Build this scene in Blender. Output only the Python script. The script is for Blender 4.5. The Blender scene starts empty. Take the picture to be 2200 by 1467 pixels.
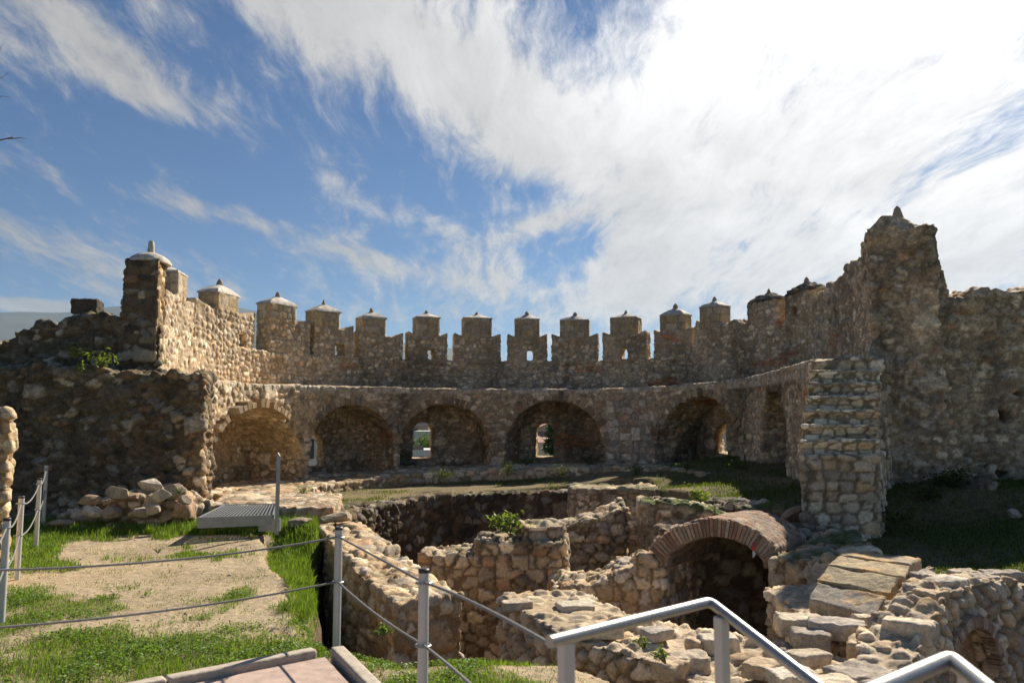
import bpy, bmesh, math, random
import numpy as np
from mathutils import Vector, Matrix
HAZE = True
R = math.radians
random.seed(7)
rng = np.random.default_rng(7)
sc = bpy.context.scene
COL = sc.collection

# ------------------------------------------------------------------ camera
EYE = 1.93
PITCH = R(5.56)
F = 1711.0                      # focal length in photo pixels
cam_d = bpy.data.cameras.new('camera'); cam = bpy.data.objects.new('camera', cam_d); COL.objects.link(cam)
cam.location = (0, 0, EYE); cam.rotation_euler = (R(90) + PITCH, 0, 0)
cam_d.sensor_width = 36; cam_d.lens = F / 2200 * 36
cam_d.clip_start = 0.05; cam_d.clip_end = 30000
cam_d.dof.use_dof = True; cam_d.dof.focus_distance = 19.0; cam_d.dof.aperture_fstop = 3.2
sc.camera = cam
# ------------------------------------------------------------------ world, sun, exposure
SUN_AZ, SUN_EL = R(33), R(37)   # azimuth to the right of +Y
sun_dir = Vector((math.sin(SUN_AZ) * math.cos(SUN_EL), math.cos(SUN_AZ) * math.cos(SUN_EL), math.sin(SUN_EL)))
sd = bpy.data.lights.new('sun', 'SUN'); sun = bpy.data.objects.new('sun', sd); COL.objects.link(sun)
sd.energy = 5.0; sd.angle = R(0.6); sd.color = (1.0, 0.90, 0.76)
sun.rotation_euler = sun_dir.to_track_quat('Z', 'Y').to_euler()
sc.view_settings.view_transform = 'Standard'; sc.view_settings.look = 'None'
sc.view_settings.exposure = 0.8; sc.view_settings.gamma = 1.0
sc.cycles.max_bounces = 5; sc.cycles.diffuse_bounces = 3; sc.cycles.transparent_max_bounces = 4
sc.cycles.caustics_reflective = False; sc.cycles.caustics_refractive = False

def build_world():
    w = bpy.data.worlds.new('World'); sc.world = w; w.use_nodes = True
    nt = w.node_tree; N = nt.nodes; L = nt.links; N.clear()
    out = N.new('ShaderNodeOutputWorld'); bg = N.new('ShaderNodeBackground'); L.new(bg.outputs[0], out.inputs[0])
    sky = N.new('ShaderNodeTexSky'); sky.sky_type = 'NISHITA'; sky.sun_disc = False
    sky.sun_elevation = SUN_EL; sky.sun_rotation = SUN_AZ; sky.altitude = 100; sky.air_density = 1.0; sky.dust_density = 0.25; sky.ozone_density = 4.0
    tc = N.new('ShaderNodeTexCoord')
    def M(op, a, b=None, c=None, clamp=False):
        n = N.new('ShaderNodeMath'); n.operation = op; n.use_clamp = clamp
        for i, v in enumerate((a, b, c)):
            if v is None: continue
            if isinstance(v, (int, float)): n.inputs[i].default_value = v
            else: L.new(v, n.inputs[i])
        return n.outputs[0]
    sep = N.new('ShaderNodeSeparateXYZ'); L.new(tc.outputs['Generated'], sep.inputs[0])
    X, Y, Z = sep.outputs
    az = M('ARCTAN2', X, Y); el = M('ARCSINE', Z)
    ae = N.new('ShaderNodeCombineXYZ'); L.new(az, ae.inputs[0]); L.new(el, ae.inputs[1])
    # cloud layer seen in perspective: plane coordinates
    zz = M('ADD', M('MAXIMUM', Z, 0.0), 0.16)
    pc = N.new('ShaderNodeCombineXYZ'); L.new(M('DIVIDE', X, zz), pc.inputs[0]); L.new(M('DIVIDE', Y, zz), pc.inputs[1])
    def noise(vec, scale, detail, rough, sx=1, sy=1, rot=0.0, dist=0.0, off=(0, 0, 0)):
        mp = N.new('ShaderNodeMapping'); mp.inputs['Rotation'].default_value = (0, 0, rot); mp.inputs['Scale'].default_value = (sx, sy, 1); mp.inputs['Location'].default_value = off
        L.new(vec, mp.inputs[0])
        n = N.new('ShaderNodeTexNoise'); n.inputs['Scale'].default_value = scale; n.inputs['Detail'].default_value = detail; n.inputs['Roughness'].default_value = rough; n.inputs['Distortion'].default_value = dist
        L.new(mp.outputs[0], n.inputs[0]); return n.outputs['Fac']
    wv = N.new('ShaderNodeTexNoise'); wv.inputs['Scale'].default_value = 1.1; wv.inputs['Detail'].default_value = 4; L.new(pc.outputs[0], wv.inputs[0])
    wsub = N.new('ShaderNodeVectorMath'); wsub.operation = 'MULTIPLY_ADD'; L.new(wv.outputs['Color'], wsub.inputs[0]); wsub.inputs[1].default_value = (.32, .32, 0); L.new(pc.outputs[0], wsub.inputs[2])
    pw = wsub.outputs[0]
    n_streak = noise(pw, 1.6, 10, 0.60, 2.6, 0.55, R(22), 0.15)
    n_fine = noise(pw, 5.0, 12, 0.72, 2.4, 0.7, R(30), 0.25, (3, 1, 0))
    n_puff = noise(pw, 1.7, 12, 0.62, 1.2, 0.8, R(-20), 0.3, (7, 5, 0))
    def ray_ae(px, py):
        u = (px - 1100) / F; v = (733.5 - py) / F
        d = Vector((u, math.cos(PITCH) - v * math.sin(PITCH), math.sin(PITCH) + v * math.cos(PITCH))).normalized()
        return math.atan2(d.x, d.y), math.asin(d.z)
    def blob(cx, cy, rx, ry, rot, amp, p=1.0):
        a0, e0 = ray_ae(cx, cy)
        s = N.new('ShaderNodeVectorMath'); s.operation = 'SUBTRACT'; L.new(ae.outputs[0], s.inputs[0]); s.inputs[1].default_value = (a0, e0, 0)
        v = N.new('ShaderNodeVectorRotate'); v.rotation_type = 'Z_AXIS'; v.inputs['Angle'].default_value = R(rot); L.new(s.outputs[0], v.inputs['Vector'])
        m = N.new('ShaderNodeVectorMath'); m.operation = 'MULTIPLY'; L.new(v.outputs[0], m.inputs[0]); m.inputs[1].default_value = (F / rx, F / ry, 0)
        d = N.new('ShaderNodeVectorMath'); d.operation = 'DOT_PRODUCT'; L.new(m.outputs[0], d.inputs[0]); L.new(m.outputs[0], d.inputs[1])
        return M('MULTIPLY', M('EXPONENT', M('MULTIPLY', d.outputs['Value'], -1.0)), amp)
    # (cx, cy, rx, ry, rotation clockwise-down, amplitude) of the cloud masses
    B = [(1850, 110, 600, 330, 0, 1.15), (900, 120, 430, 125, 33, .52), (700, -60, 300, 120, 20, .55), (1180, 280, 380, 115, 27, .60), (1500, 500, 340, 150, -12, .68), (2120, 560, 200, 120, 0, .35), (1210, 545, 90, 55, -35, -.6),
         (2050, 480, 260, 170, 0, .65), (200, 90, 330, 55, 20, .85), (290, 205, 170, 34, 14, .72), (60, 510, 260, 40, 20, .68),
         (470, 455, 190, 26, 8, .6), (850, 575, 200, 30, 12, .66), (1080, 605, 60, 40, 10, .45), (1170, 478, 150, 24, -16, .55),
         (890, 480, 260, 36, 20, .33), (1330, 640, 170, 70, -20, .55), (1650, 620, 260, 60, 0, .3), (560, 625, 260, 30, 6, .22), (640, 60, 260, 50, 38, .3),
         (2120, 300, 190, 55, -28, -.55), (1830, 465, 90, 45, 10, -.45), (1180, 420, 160, 26, 12, -.25), (960, 30, 120, 40, 30, -.15), (430, 330, 300, 100, 18, -.25), (1280, 90, 150, 40, 50, -.2), (900, 680, 140, 30, 0, .3)]
    tot = None
    for b in B:
        o = blob(*b); tot = o if tot is None else M('ADD', tot, o)
    tot = M('ADD', tot, .20)
    # density
    s1 = M('SUBTRACT', M('MULTIPLY', n_streak, 2.3), 1.15)
    s2 = M('SUBTRACT', M('MULTIPLY', n_fine, 1.1), 0.55)
    s3 = M('SUBTRACT', M('MULTIPLY', n_puff, 1.3), 0.65)
    d0 = M('ADD', M('ADD', M('ADD', tot, M('MULTIPLY', s1, .95)), M('MULTIPLY', s2, 1.9)), M('MULTIPLY', s3, .7))
    mr = N.new('ShaderNodeMapRange'); mr.interpolation_type = 'SMOOTHSTEP'; mr.inputs['From Min'].default_value = 0.18; mr.inputs['From Max'].default_value = 1.15
    L.new(d0, mr.inputs['Value']); dens = mr.outputs[0]
    # low cumulus bank over the mountains at the far left
    bank = blob(60, 655, 170, 24, 0, 1.5)
    bn = noise(ae.outputs[0], 26, 6, .55, 1, 1.6, 0, .2)
    mb = N.new('ShaderNodeMapRange'); mb.interpolation_type = 'SMOOTHSTEP'; mb.inputs['From Min'].default_value = .55; mb.inputs['From Max'].default_value = 1.0
    L.new(M('ADD', M('MULTIPLY', bank, .75), M('MULTIPLY', M('SUBTRACT', bn, .5), 1.3)), mb.inputs['Value'])
    dens = M('MAXIMUM', dens, M('MULTIPLY', mb.outputs[0], .85))
    # cloud radiance: brighter towards the sun (forward scattering)
    dt = N.new('ShaderNodeVectorMath'); dt.operation = 'DOT_PRODUCT'; L.new(tc.outputs['Generated'], dt.inputs[0]); dt.inputs[1].default_value = sun_dir
    cosg = M('MAXIMUM', dt.outputs['Value'], 0.0)
    glow = M('ADD', M('MULTIPLY', M('POWER', cosg, 9), .72), M('ADD', M('MULTIPLY', M('POWER', cosg, 2.5), .18), .34))
    tex = M('ADD', .22, M('ADD', M('MULTIPLY', n_puff, .9), M('MULTIPLY', n_fine, .65)))
    cl = N.new('ShaderNodeCombineColor')
    g2 = M('MULTIPLY', glow, tex)
    L.new(M('MULTIPLY', g2, 1.0), cl.inputs[0]); L.new(M('MULTIPLY', g2, .98), cl.inputs[1]); L.new(M('MULTIPLY', g2, .97), cl.inputs[2])
    sk = N.new('ShaderNodeMix'); sk.data_type = 'RGBA'; sk.blend_type = 'MULTIPLY'; sk.inputs[0].default_value = 1
    L.new(sky.outputs[0], sk.inputs[6]); sk.inputs[7].default_value = (.24, .42, .575, 1)
    # everything is in units of the Background strength 0.1
    cs = N.new('ShaderNodeVectorMath'); cs.operation = 'SCALE'; cs.inputs['Scale'].default_value = 10.0; L.new(cl.outputs[0], cs.inputs[0])
    mix = N.new('ShaderNodeMix'); mix.data_type = 'RGBA'; L.new(dens, mix.inputs[0]); L.new(sk.outputs[2], mix.inputs[6]); L.new(cs.outputs[0], mix.inputs[7])
    L.new(mix.outputs[2], bg.inputs[0]); bg.inputs[1].default_value = 0.066
build_world()
# ------------------------------------------------------------------ photo helpers (a pixel and a distance give a point in the place)
def ray(px, py):
    u = (px - 1100) / F; v = (733.5 - py) / F
    return np.array([u, math.cos(PITCH) - v * math.sin(PITCH), math.sin(PITCH) + v * math.cos(PITCH)])
def at(px, py, d):
    r = ray(px, py); t = d / r[1]
    return np.array([r[0] * t, d, EYE + r[2] * t])
def onz(px, py, z):
    r = ray(px, py); t = (z - EYE) / r[2]
    return np.array([r[0] * t, r[1] * t, z])
def zat(py, d, px=1100): return float(at(px, py, d)[2])
def xat(px, d, py=900): return float(at(px, py, d)[0])
def proj(P):
    P = np.asarray(P, float); X, Y, Z = P[..., 0], P[..., 1], P[..., 2] - EYE
    c, s = math.cos(PITCH), math.sin(PITCH)
    f = np.maximum(Y * c + Z * s, 1e-3); up = Z * c - Y * s
    return 1100 + F * X / f, 733.5 - F * up / f

# ------------------------------------------------------------------ noise
def _h(ix, iy, iz, s):
    ix = ix.astype(np.int64); iy = iy.astype(np.int64); iz = iz.astype(np.int64)
    n = (ix * 73856093) ^ (iy * 19349663) ^ (iz * 83492791) ^ (s * 2654435761)
    n &= 0xffffffff
    n = ((n >> 16) ^ n) * 0x45d9f3b & 0xffffffff
    n = ((n >> 16) ^ n) * 0x45d9f3b & 0xffffffff
    n = (n >> 16) ^ n
    return (n & 0xffffff) / float(0xffffff)
def vnoise(p, s=0):
    i = np.floor(p); f = p - i; f = f * f * (3 - 2 * f); r = 0
    for dx in (0, 1):
        wx = f[:, 0] if dx else 1 - f[:, 0]
        for dy in (0, 1):
            wy = f[:, 1] if dy else 1 - f[:, 1]
            for dz in (0, 1):
                wz = f[:, 2] if dz else 1 - f[:, 2]
                r = r + _h(i[:, 0] + dx, i[:, 1] + dy, i[:, 2] + dz, s) * wx * wy * wz
    return r
def fbm(p, o=4, s=0):
    a = 0.5; r = 0; t = 0
    for k in range(o):
        r = r + a * vnoise(p, s + k * 17); t += a; a *= .5; p = p * 2.03 + 11.3
    return r / t
def voro(p, s=0, j=(.8, .8, .6), tilt=False):
    """distance to the border between the two nearest cells, id of the nearest, distance to its centre"""
    out_e = np.empty(len(p)); out_id = np.empty(len(p)); out_f = np.empty(len(p)); out_t = np.empty(len(p))
    for c0 in range(0, len(p), 200000):
        q = p[c0:c0 + 200000]; i = np.floor(q)
        b1 = np.full(len(q), 99.); b2 = np.full(len(q), 99.); idn = np.zeros(len(q)); tl = np.zeros(len(q))
        for dx in (-1, 0, 1):
            for dy in (-1, 0, 1):
                for dz in (-1, 0, 1):
                    cx, cy, cz = i[:, 0] + dx, i[:, 1] + dy, i[:, 2] + dz
                    h1 = _h(cx, cy, cz, s); h2 = _h(cx, cy, cz, s + 5); h3 = _h(cx, cy, cz, s + 9)
                    ox = q[:, 0] - (cx + .5 + (h1 - .5) * j[0]); oy = q[:, 1] - (cy + .5 + (h2 - .5) * j[1]); oz = q[:, 2] - (cz + .5 + (h3 - .5) * j[2])
                    d = ox * ox + oy * oy + oz * oz
                    m = d < b1
                    b2 = np.where(m, b1, np.minimum(b2, d)); b1 = np.where(m, d, b1)
                    hid = _h(cx, cy, cz, s + 31); idn = np.where(m, hid, idn); tl = np.where(m, ox * (hid * 2 - 1) + oy * (((hid * 577) % 1) * 2 - 1) + oz * (((hid * 3331) % 1) * 2 - 1), tl)
        out_e[c0:c0 + 200000] = np.sqrt(b2) - np.sqrt(b1); out_f[c0:c0 + 200000] = np.sqrt(b1); out_id[c0:c0 + 200000] = idn; out_t[c0:c0 + 200000] = tl
    return (out_e, out_id, out_f, out_t) if tilt else (out_e, out_id, out_f)
def sst(a, b, x):
    t = np.clip((x - a) / (b - a), 0, 1); return t * t * (3 - 2 * t)
def lerp(a, b, t): return a + (b - a) * t

# ------------------------------------------------------------------ objects
def tag(o, label=None, cat=None, group=None, kind=None):
    if label: o['label'] = label
    if cat: o['category'] = cat
    if group: o['group'] = group
    if kind: o['kind'] = kind
    return o
def empty(name, loc, rz=0):
    o = bpy.data.objects.new(name, None); COL.objects.link(o); o.location = [float(v) for v in loc]; o.rotation_euler[2] = rz; o.empty_display_size = .2
    return o
def wmat(o):
    m = Matrix.Translation(o.location) @ o.rotation_euler.to_matrix().to_4x4()
    return m if o.parent is None else wmat(o.parent) @ o.matrix_parent_inverse @ m
def par(o, root):
    if root is not None:
        o.parent = root; o.matrix_parent_inverse = wmat(root).inverted()
    return o
def mesh_np(name, V, Fc, mat=None, smooth=False, col=None, parent=None, local=False):
    """V Nx3, Fc Mx3 / Mx4 array or list of faces. World coordinates unless local."""
    me = bpy.data.meshes.new(name)
    if isinstance(Fc, np.ndarray):
        k = Fc.shape[1]; me.vertices.add(len(V)); me.vertices.foreach_set('co', np.asarray(V, np.float32).ravel())
        me.loops.add(len(Fc) * k); me.loops.foreach_set('vertex_index', Fc.astype(np.int32).ravel())
        me.polygons.add(len(Fc)); me.polygons.foreach_set('loop_start', np.arange(0, len(Fc) * k, k, dtype=np.int32))
        me.update(calc_edges=True)
    else:
        me.from_pydata([tuple(map(float, v)) for v in V], [], [tuple(int(i) for i in f) for f in Fc])
    if smooth: me.polygons.foreach_set('use_smooth', np.ones(len(me.polygons), bool))
    if col is not None:
        a = me.color_attributes.new('Col', 'FLOAT_COLOR', 'POINT')
        c = np.ones((len(V), 4), np.float32); c[:, :3] = col; a.data.foreach_set('color', c.ravel())
    if mat: me.materials.append(mat)
    me.validate(); me.update()
    o = bpy.data.objects.new(name, me); COL.objects.link(o)
    if parent is not None:
        if local: o.parent = parent
        else: par(o, parent)
    return o
class MB:
    """collects boxes, prisms and tubes into one mesh"""
    def __init__(s): s.V = []; s.F = []
    def add(s, V, Fc):
        n = len(s.V); s.V += [tuple(map(float, v)) for v in V]; s.F += [tuple(i + n for i in f) for f in Fc]; return s
    def hexa(s, P): return s.add(P, [(0, 3, 2, 1), (4, 5, 6, 7), (0, 1, 5, 4), (1, 2, 6, 5), (2, 3, 7, 6), (3, 0, 4, 7)])
    def box(s, c, size, rz=0.0, bev=0.0, M=None):
        sx, sy, sz = [v / 2 for v in size]; ca, sa = math.cos(rz), math.sin(rz); P = []
        if bev <= 0:
            for z in (-sz, sz):
                for x, y in ((-sx, -sy), (sx, -sy), (sx, sy), (-sx, sy)): P.append((x, y, z))
            Fc = [(0, 3, 2, 1), (4, 5, 6, 7), (0, 1, 5, 4), (1, 2, 6, 5), (2, 3, 7, 6), (3, 0, 4, 7)]
        else:
            b = bev
            for x in (-1, 1):
                for y in (-1, 1):
                    for z in (-1, 1):
                        P += [(x * sx, y * (sy - b), z * (sz - b)), (x * (sx - b), y * sy, z * (sz - b)), (x * (sx - b), y * (sy - b), z * sz)]
            bm = bmesh.new(); vs = [bm.verts.new(p) for p in P]; r = bmesh.ops.convex_hull(bm, input=vs); bm.verts.index_update()
            P = [v.co[:] for v in bm.verts]; Fc = [[v.index for v in f.verts] for f in bm.faces]; bm.free()
        if M is not None: P = [tuple((M @ Vector(p))) for p in P]
        P = [(c[0] + x * ca - y * sa, c[1] + x * sa + y * ca, c[2] + z) for x, y, z in P]
        return s.add(P, Fc)
    def tube(s, pts, r, n=10, cap=True):
        pts = [Vector([float(a) for a in p]) for p in pts]; rings = []; k = len(pts); up = None; V = []
        rr = r if isinstance(r, (list, tuple)) else [r] * k
        for i, p in enumerate(pts):
            t = (pts[min(i + 1, k - 1)] - pts[max(i - 1, 0)]).normalized()
            if up is None: up = t.orthogonal().normalized()
            up = (up - t * up.dot(t)).normalized(); b = t.cross(up)
            V += [tuple(p + (up * math.cos(a) + b * math.sin(a)) * rr[i]) for a in [2 * math.pi * j / n for j in range(n)]]
        Fc = [(i * n + j, i * n + (j + 1) % n, (i + 1) * n + (j + 1) % n, (i + 1) * n + j) for i in range(k - 1) for j in range(n)]
        if cap: Fc += [tuple(range(n))[::-1], tuple((k - 1) * n + j for j in range(n))]
        return s.add(V, Fc)
    def lathe(s, c, prof, n=16, rot=0.0):
        V = []
        for r, z in prof: V += [(c[0] + r * math.cos(2 * math.pi * j / n + rot), c[1] + r * math.sin(2 * math.pi * j / n + rot), c[2] + z) for j in range(n)]
        k = len(prof)
        Fc = [(i * n + j, i * n + (j + 1) % n, (i + 1) * n + (j + 1) % n, (i + 1) * n + j) for i in range(k - 1) for j in range(n)]
        Fc += [tuple(range(n))[::-1], tuple((k - 1) * n + j for j in range(n))]
        return s.add(V, Fc)
    def obj(s, name, mat, parent=None, smooth=False, local=False):
        o = mesh_np(name, s.V, s.F, mat, False, None, parent, local)
        if smooth:
            o.data.polygons.foreach_set('use_smooth', np.ones(len(o.data.polygons), bool)); o.data.set_sharp_from_angle(angle=R(38))
        return o
    def strip(s, A, B, z0, z1):
        """closed solid between two matching plan polylines A and B; z0, z1 numbers or lists"""
        n = len(A); f = lambda z, i: z[i] if hasattr(z, '__len__') else z; V = []
        for i in range(n): V += [(A[i][0], A[i][1], f(z0, i)), (B[i][0], B[i][1], f(z0, i)), (B[i][0], B[i][1], f(z1, i)), (A[i][0], A[i][1], f(z1, i))]
        Fc = []
        for i in range(n - 1):
            for k in range(4): Fc.append((4 * i + k, 4 * i + (k + 1) % 4, 4 * i + 4 + (k + 1) % 4, 4 * i + 4 + k))
        Fc += [(3, 2, 1, 0), tuple(4 * (n - 1) + k for k in range(4))]
        return s.add(V, Fc)
    def seg(s, c, ax, half, rise, depth0, depth1, z0, zs, n=20):
        ax = np.array(ax) / np.hypot(*ax); tx = np.array([ax[1], -ax[0]]); Rr = (half * half + rise * rise) / (2 * rise); a = math.asin(half / Rr)
        prof = [(-half, z0)] + [(Rr * math.sin(-a + 2 * a * i / n), zs + rise - Rr + Rr * math.cos(-a + 2 * a * i / n)) for i in range(n + 1)] + [(half, z0)]
        V = [(c[0] + tx[0] * u + ax[0] * d, c[1] + tx[1] * u + ax[1] * d, z) for d in (depth0, depth1) for u, z in prof]
        k = len(prof); return s.add(V, [(i, (i + 1) % k, k + (i + 1) % k, k + i) for i in range(k)] + [tuple(range(k))[::-1], tuple(range(k, 2 * k))])
    def arch(s, c, ax, half, depth0, depth1, z0, zs, n=14, rise=None):
        """closed arch-shaped cutter: c plan centre, ax unit plan axis along its depth, half width, zs springing"""
        ax = np.array(ax) / np.hypot(*ax); tx = np.array([ax[1], -ax[0]]); rise = half if rise is None else rise
        prof = [(-half, z0)] + [(-half * math.cos(math.pi * i / n), zs + rise * math.sin(math.pi * i / n)) for i in range(n + 1)] + [(half, z0)]
        V = []
        for d in (depth0, depth1): V += [(c[0] + tx[0] * u + ax[0] * d, c[1] + tx[1] * u + ax[1] * d, z) for u, z in prof]
        k = len(prof); Fc = [(i, (i + 1) % k, k + (i + 1) % k, k + i) for i in range(k)] + [tuple(range(k))[::-1], tuple(range(k, 2 * k))]
        return s.add(V, Fc)
def recalc(me):
    bm = bmesh.new(); bm.from_mesh(me); bmesh.ops.recalc_face_normals(bm, faces=bm.faces); bm.to_mesh(me); bm.free()
def smooth_path(pts, n):
    P = np.array(pts, float); Q = np.vstack([2 * P[0] - P[1], P, 2 * P[-1] - P[-2]]); out = []
    m = len(P) - 1
    for i in range(m):
        a, b, c, d = Q[i:i + 4]
        for t in np.linspace(0, 1, 24, endpoint=False):
            out.append(.5 * (2 * b + (c - a) * t + (2 * a - 5 * b + 4 * c - d) * t * t + (3 * b - a - 3 * c + d) * t ** 3))
    out.append(P[-1]); out = np.array(out)
    L = np.r_[0, np.cumsum(np.linalg.norm(np.diff(out, axis=0), axis=1))]
    u = np.linspace(0, L[-1], n)
    return np.stack([np.interp(u, L, out[:, k]) for k in range(P.shape[1])], 1)
def normals2(P):
    T = np.gradient(P, axis=0); T /= np.linalg.norm(T, axis=1)[:, None]
    return np.stack([-T[:, 1], T[:, 0]], 1)          # left of travel

# ------------------------------------------------------------------ stone: voxel-remeshed solids with modelled rubble relief
def remeshed(solids, cutters, voxel):
    """union of closed solids (list of MB) minus cutters, remeshed evenly; returns V, F(quads), N"""
    objs = []
    base = MB()
    for m in solids: base.add(m.V, m.F)
    def mk(mb):
        me = bpy.data.meshes.new('tmp'); me.from_pydata(mb.V, [], mb.F); recalc(me); o = bpy.data.objects.new('tmp', me); COL.objects.link(o); return o
    o = mk(base); objs.append(o)
    for cmb in cutters:
        c = mk(cmb); objs.append(c); c.hide_render = True
        b = o.modifiers.new('b', 'BOOLEAN'); b.operation = 'DIFFERENCE'; b.object = c; b.solver = 'EXACT'; b.use_self = True
    r = o.modifiers.new('r', 'REMESH'); r.mode = 'VOXEL'; r.voxel_size = voxel; r.adaptivity = 0
    dg = bpy.context.evaluated_depsgraph_get(); dg.update()
    ev = o.evaluated_get(dg); me = ev.to_mesh()
    V = np.empty(len(me.vertices) * 3, np.float32); me.vertices.foreach_get('co', V); V = V.reshape(-1, 3).astype(float)
    Fl = np.empty(len(me.loops), np.int32); me.loops.foreach_get('vertex_index', Fl); Fq = Fl.reshape(-1, 4)
    N = np.empty(len(me.vertices) * 3, np.float32); me.vertices.foreach_get('normal', N); N = N.reshape(-1, 3).astype(float)
    ev.to_mesh_clear()
    for q in objs: m = q.data; bpy.data.objects.remove(q); bpy.data.meshes.remove(m)
    return V, Fq, N
PAL = {
 'tan': [(.50, .40, .27), (.60, .51, .38), (.42, .33, .23), (.54, .42, .27), (.38, .34, .29), (.64, .56, .44), (.46, .33, .21)],
 'pale': [(.58, .48, .35), (.64, .56, .43), (.52, .42, .29), (.60, .53, .42), (.66, .59, .47), (.50, .43, .34), (.56, .42, .26)],
 'dark': [(.12, .098, .07), (.17, .145, .11), (.10, .088, .075), (.34, .31, .25), (.135, .11, .078), (.18, .175, .16), (.18, .125, .08), (.105, .088, .066), (.26, .23, .18)],
 'grey': [(.46, .39, .30), (.35, .31, .26), (.52, .44, .33), (.38, .31, .23), (.62, .54, .42), (.28, .24, .19), (.40, .28, .19), (.44, .36, .25)],
 'white': [(.60, .52, .40), (.68, .60, .48), (.52, .43, .32), (.47, .41, .34), (.64, .54, .40), (.42, .36, .29), (.55, .42, .28)],
}
def pick(pal, r):
    p = np.array(PAL[pal] if isinstance(pal, str) else pal); return p[np.clip((r * len(p)).astype(int), 0, len(p) - 1)]
def stonify(V, N, cell=(.26, .26, .17), amp=.03, pal='tan', mortar=(.34, .27, .18), plaster=0.0, plaster_col=(.33, .27, .19), crust=.35, rough=.03, seed=0, gap=.16, jit=(.8, .8, .5), bricks=0.0, warp=.25, sink=.5, big=0.0, moss=0.0):
    p = V / np.array(cell)
    w = np.stack([vnoise(V * 2.1 / max(cell) * .25 + 3, seed + 1), vnoise(V * 2.1 / max(cell) * .25 + 9, seed + 2), vnoise(V * 2.1 / max(cell) * .25 + 17, seed + 3)], 1) - .5
    p = p + w * warp * 2.2 + (np.stack([vnoise(V * 15, seed + 5), vnoise(V * 15, seed + 6), vnoise(V * 15, seed + 7)], 1) - .5) * .22
    e, r, f, tl = voro(p, seed, jit, True)
    k = sst(.01, gap + .03, e + (vnoise(V * 22, seed + 4) - .5) * .08)
    dome = np.clip(1 - f * .9, 0, 1)
    r2 = (r * 7919) % 1.0; r3 = (r * 104729) % 1.0
    disp = amp * (k * (.5 + .8 * r2 + .22 * dome + .9 * np.clip(tl, -.6, .6)) - sink)
    c = pick(pal, r) * (.70 + .62 * r3)[:, None]
    c = lerp(np.array(mortar)[None, :] * .86 * (.8 + .4 * vnoise(V * 9, seed + 8))[:, None], c, sst(.25, .8, k)[:, None])
    if big > 0:      # a scatter of larger blocks
        e2, q2, f2 = voro(V / (np.array(cell) * 2.1) + 5.5, seed + 77, (.7, .7, .4)); mb_ = (q2 < big) * sst(.05, .16, e2)
        disp = lerp(disp, amp * 1.1, mb_); c = lerp(c, pick(pal, (q2 * 31) % 1) * 1.12, (mb_ * .9)[:, None])
    if bricks > 0:
        eb, rb, fb = voro(V / np.array((.30, .30, .055)), seed + 50, (.7, .7, .15))
        m = sst(1 - bricks - .05, 1 - bricks + .05, fbm(V * np.array((.5, .5, 1.6)), 3, seed + 51) * 1.6 - .3)
        kb = sst(.02, .2, eb)
        c = lerp(c, lerp(np.array([[.36, .29, .20]]), np.array([[.40, .20, .11]]) * (.6 + .8 * rb)[:, None], kb[:, None]), m[:, None])
        disp = lerp(disp, amp * .5 * (kb - .6), m)
    if plaster > 0:
        m = sst(1 - plaster - .08, 1 - plaster + .10, fbm(V * .55 + 4, 5, seed + 20) * 1.7 - .35)
        pitn = fbm(V * 7, 4, seed + 22)
        c = lerp(c, np.array(plaster_col)[None, :] * (.65 + .7 * pitn)[:, None], (m * .9)[:, None])
        disp = lerp(disp, amp * .55 - amp * 1.4 * sst(.45, .2, pitn), m)
    ck = fbm(V * np.array((1.1, 1.1, .6)) + 31, 5, seed + 40)
    c = c * (1 - crust * sst(.47, .72, ck))[:, None]
    c = c * (.98 + .34 * fbm(V * 5, 4, seed + 44))[:, None] * np.array([[1.05, .99, .90]])
    if moss > 0:
        m = moss * sst(.3, .9, N[:, 2]) * sst(.42, .6, fbm(V * 2.2, 4, seed + 60))
        c = lerp(c, np.array([[.10, .12, .035]]) * (.6 + .9 * vnoise(V * 13, seed + 61))[:, None], m[:, None])
    disp = disp + rough * (fbm(V * 3.1, 4, seed + 30) - .5) * 2 + amp * .35 * (fbm(V * 26, 3, seed + 33) - .5)
    return V + N * disp[:, None], c
MATS = {}
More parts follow.
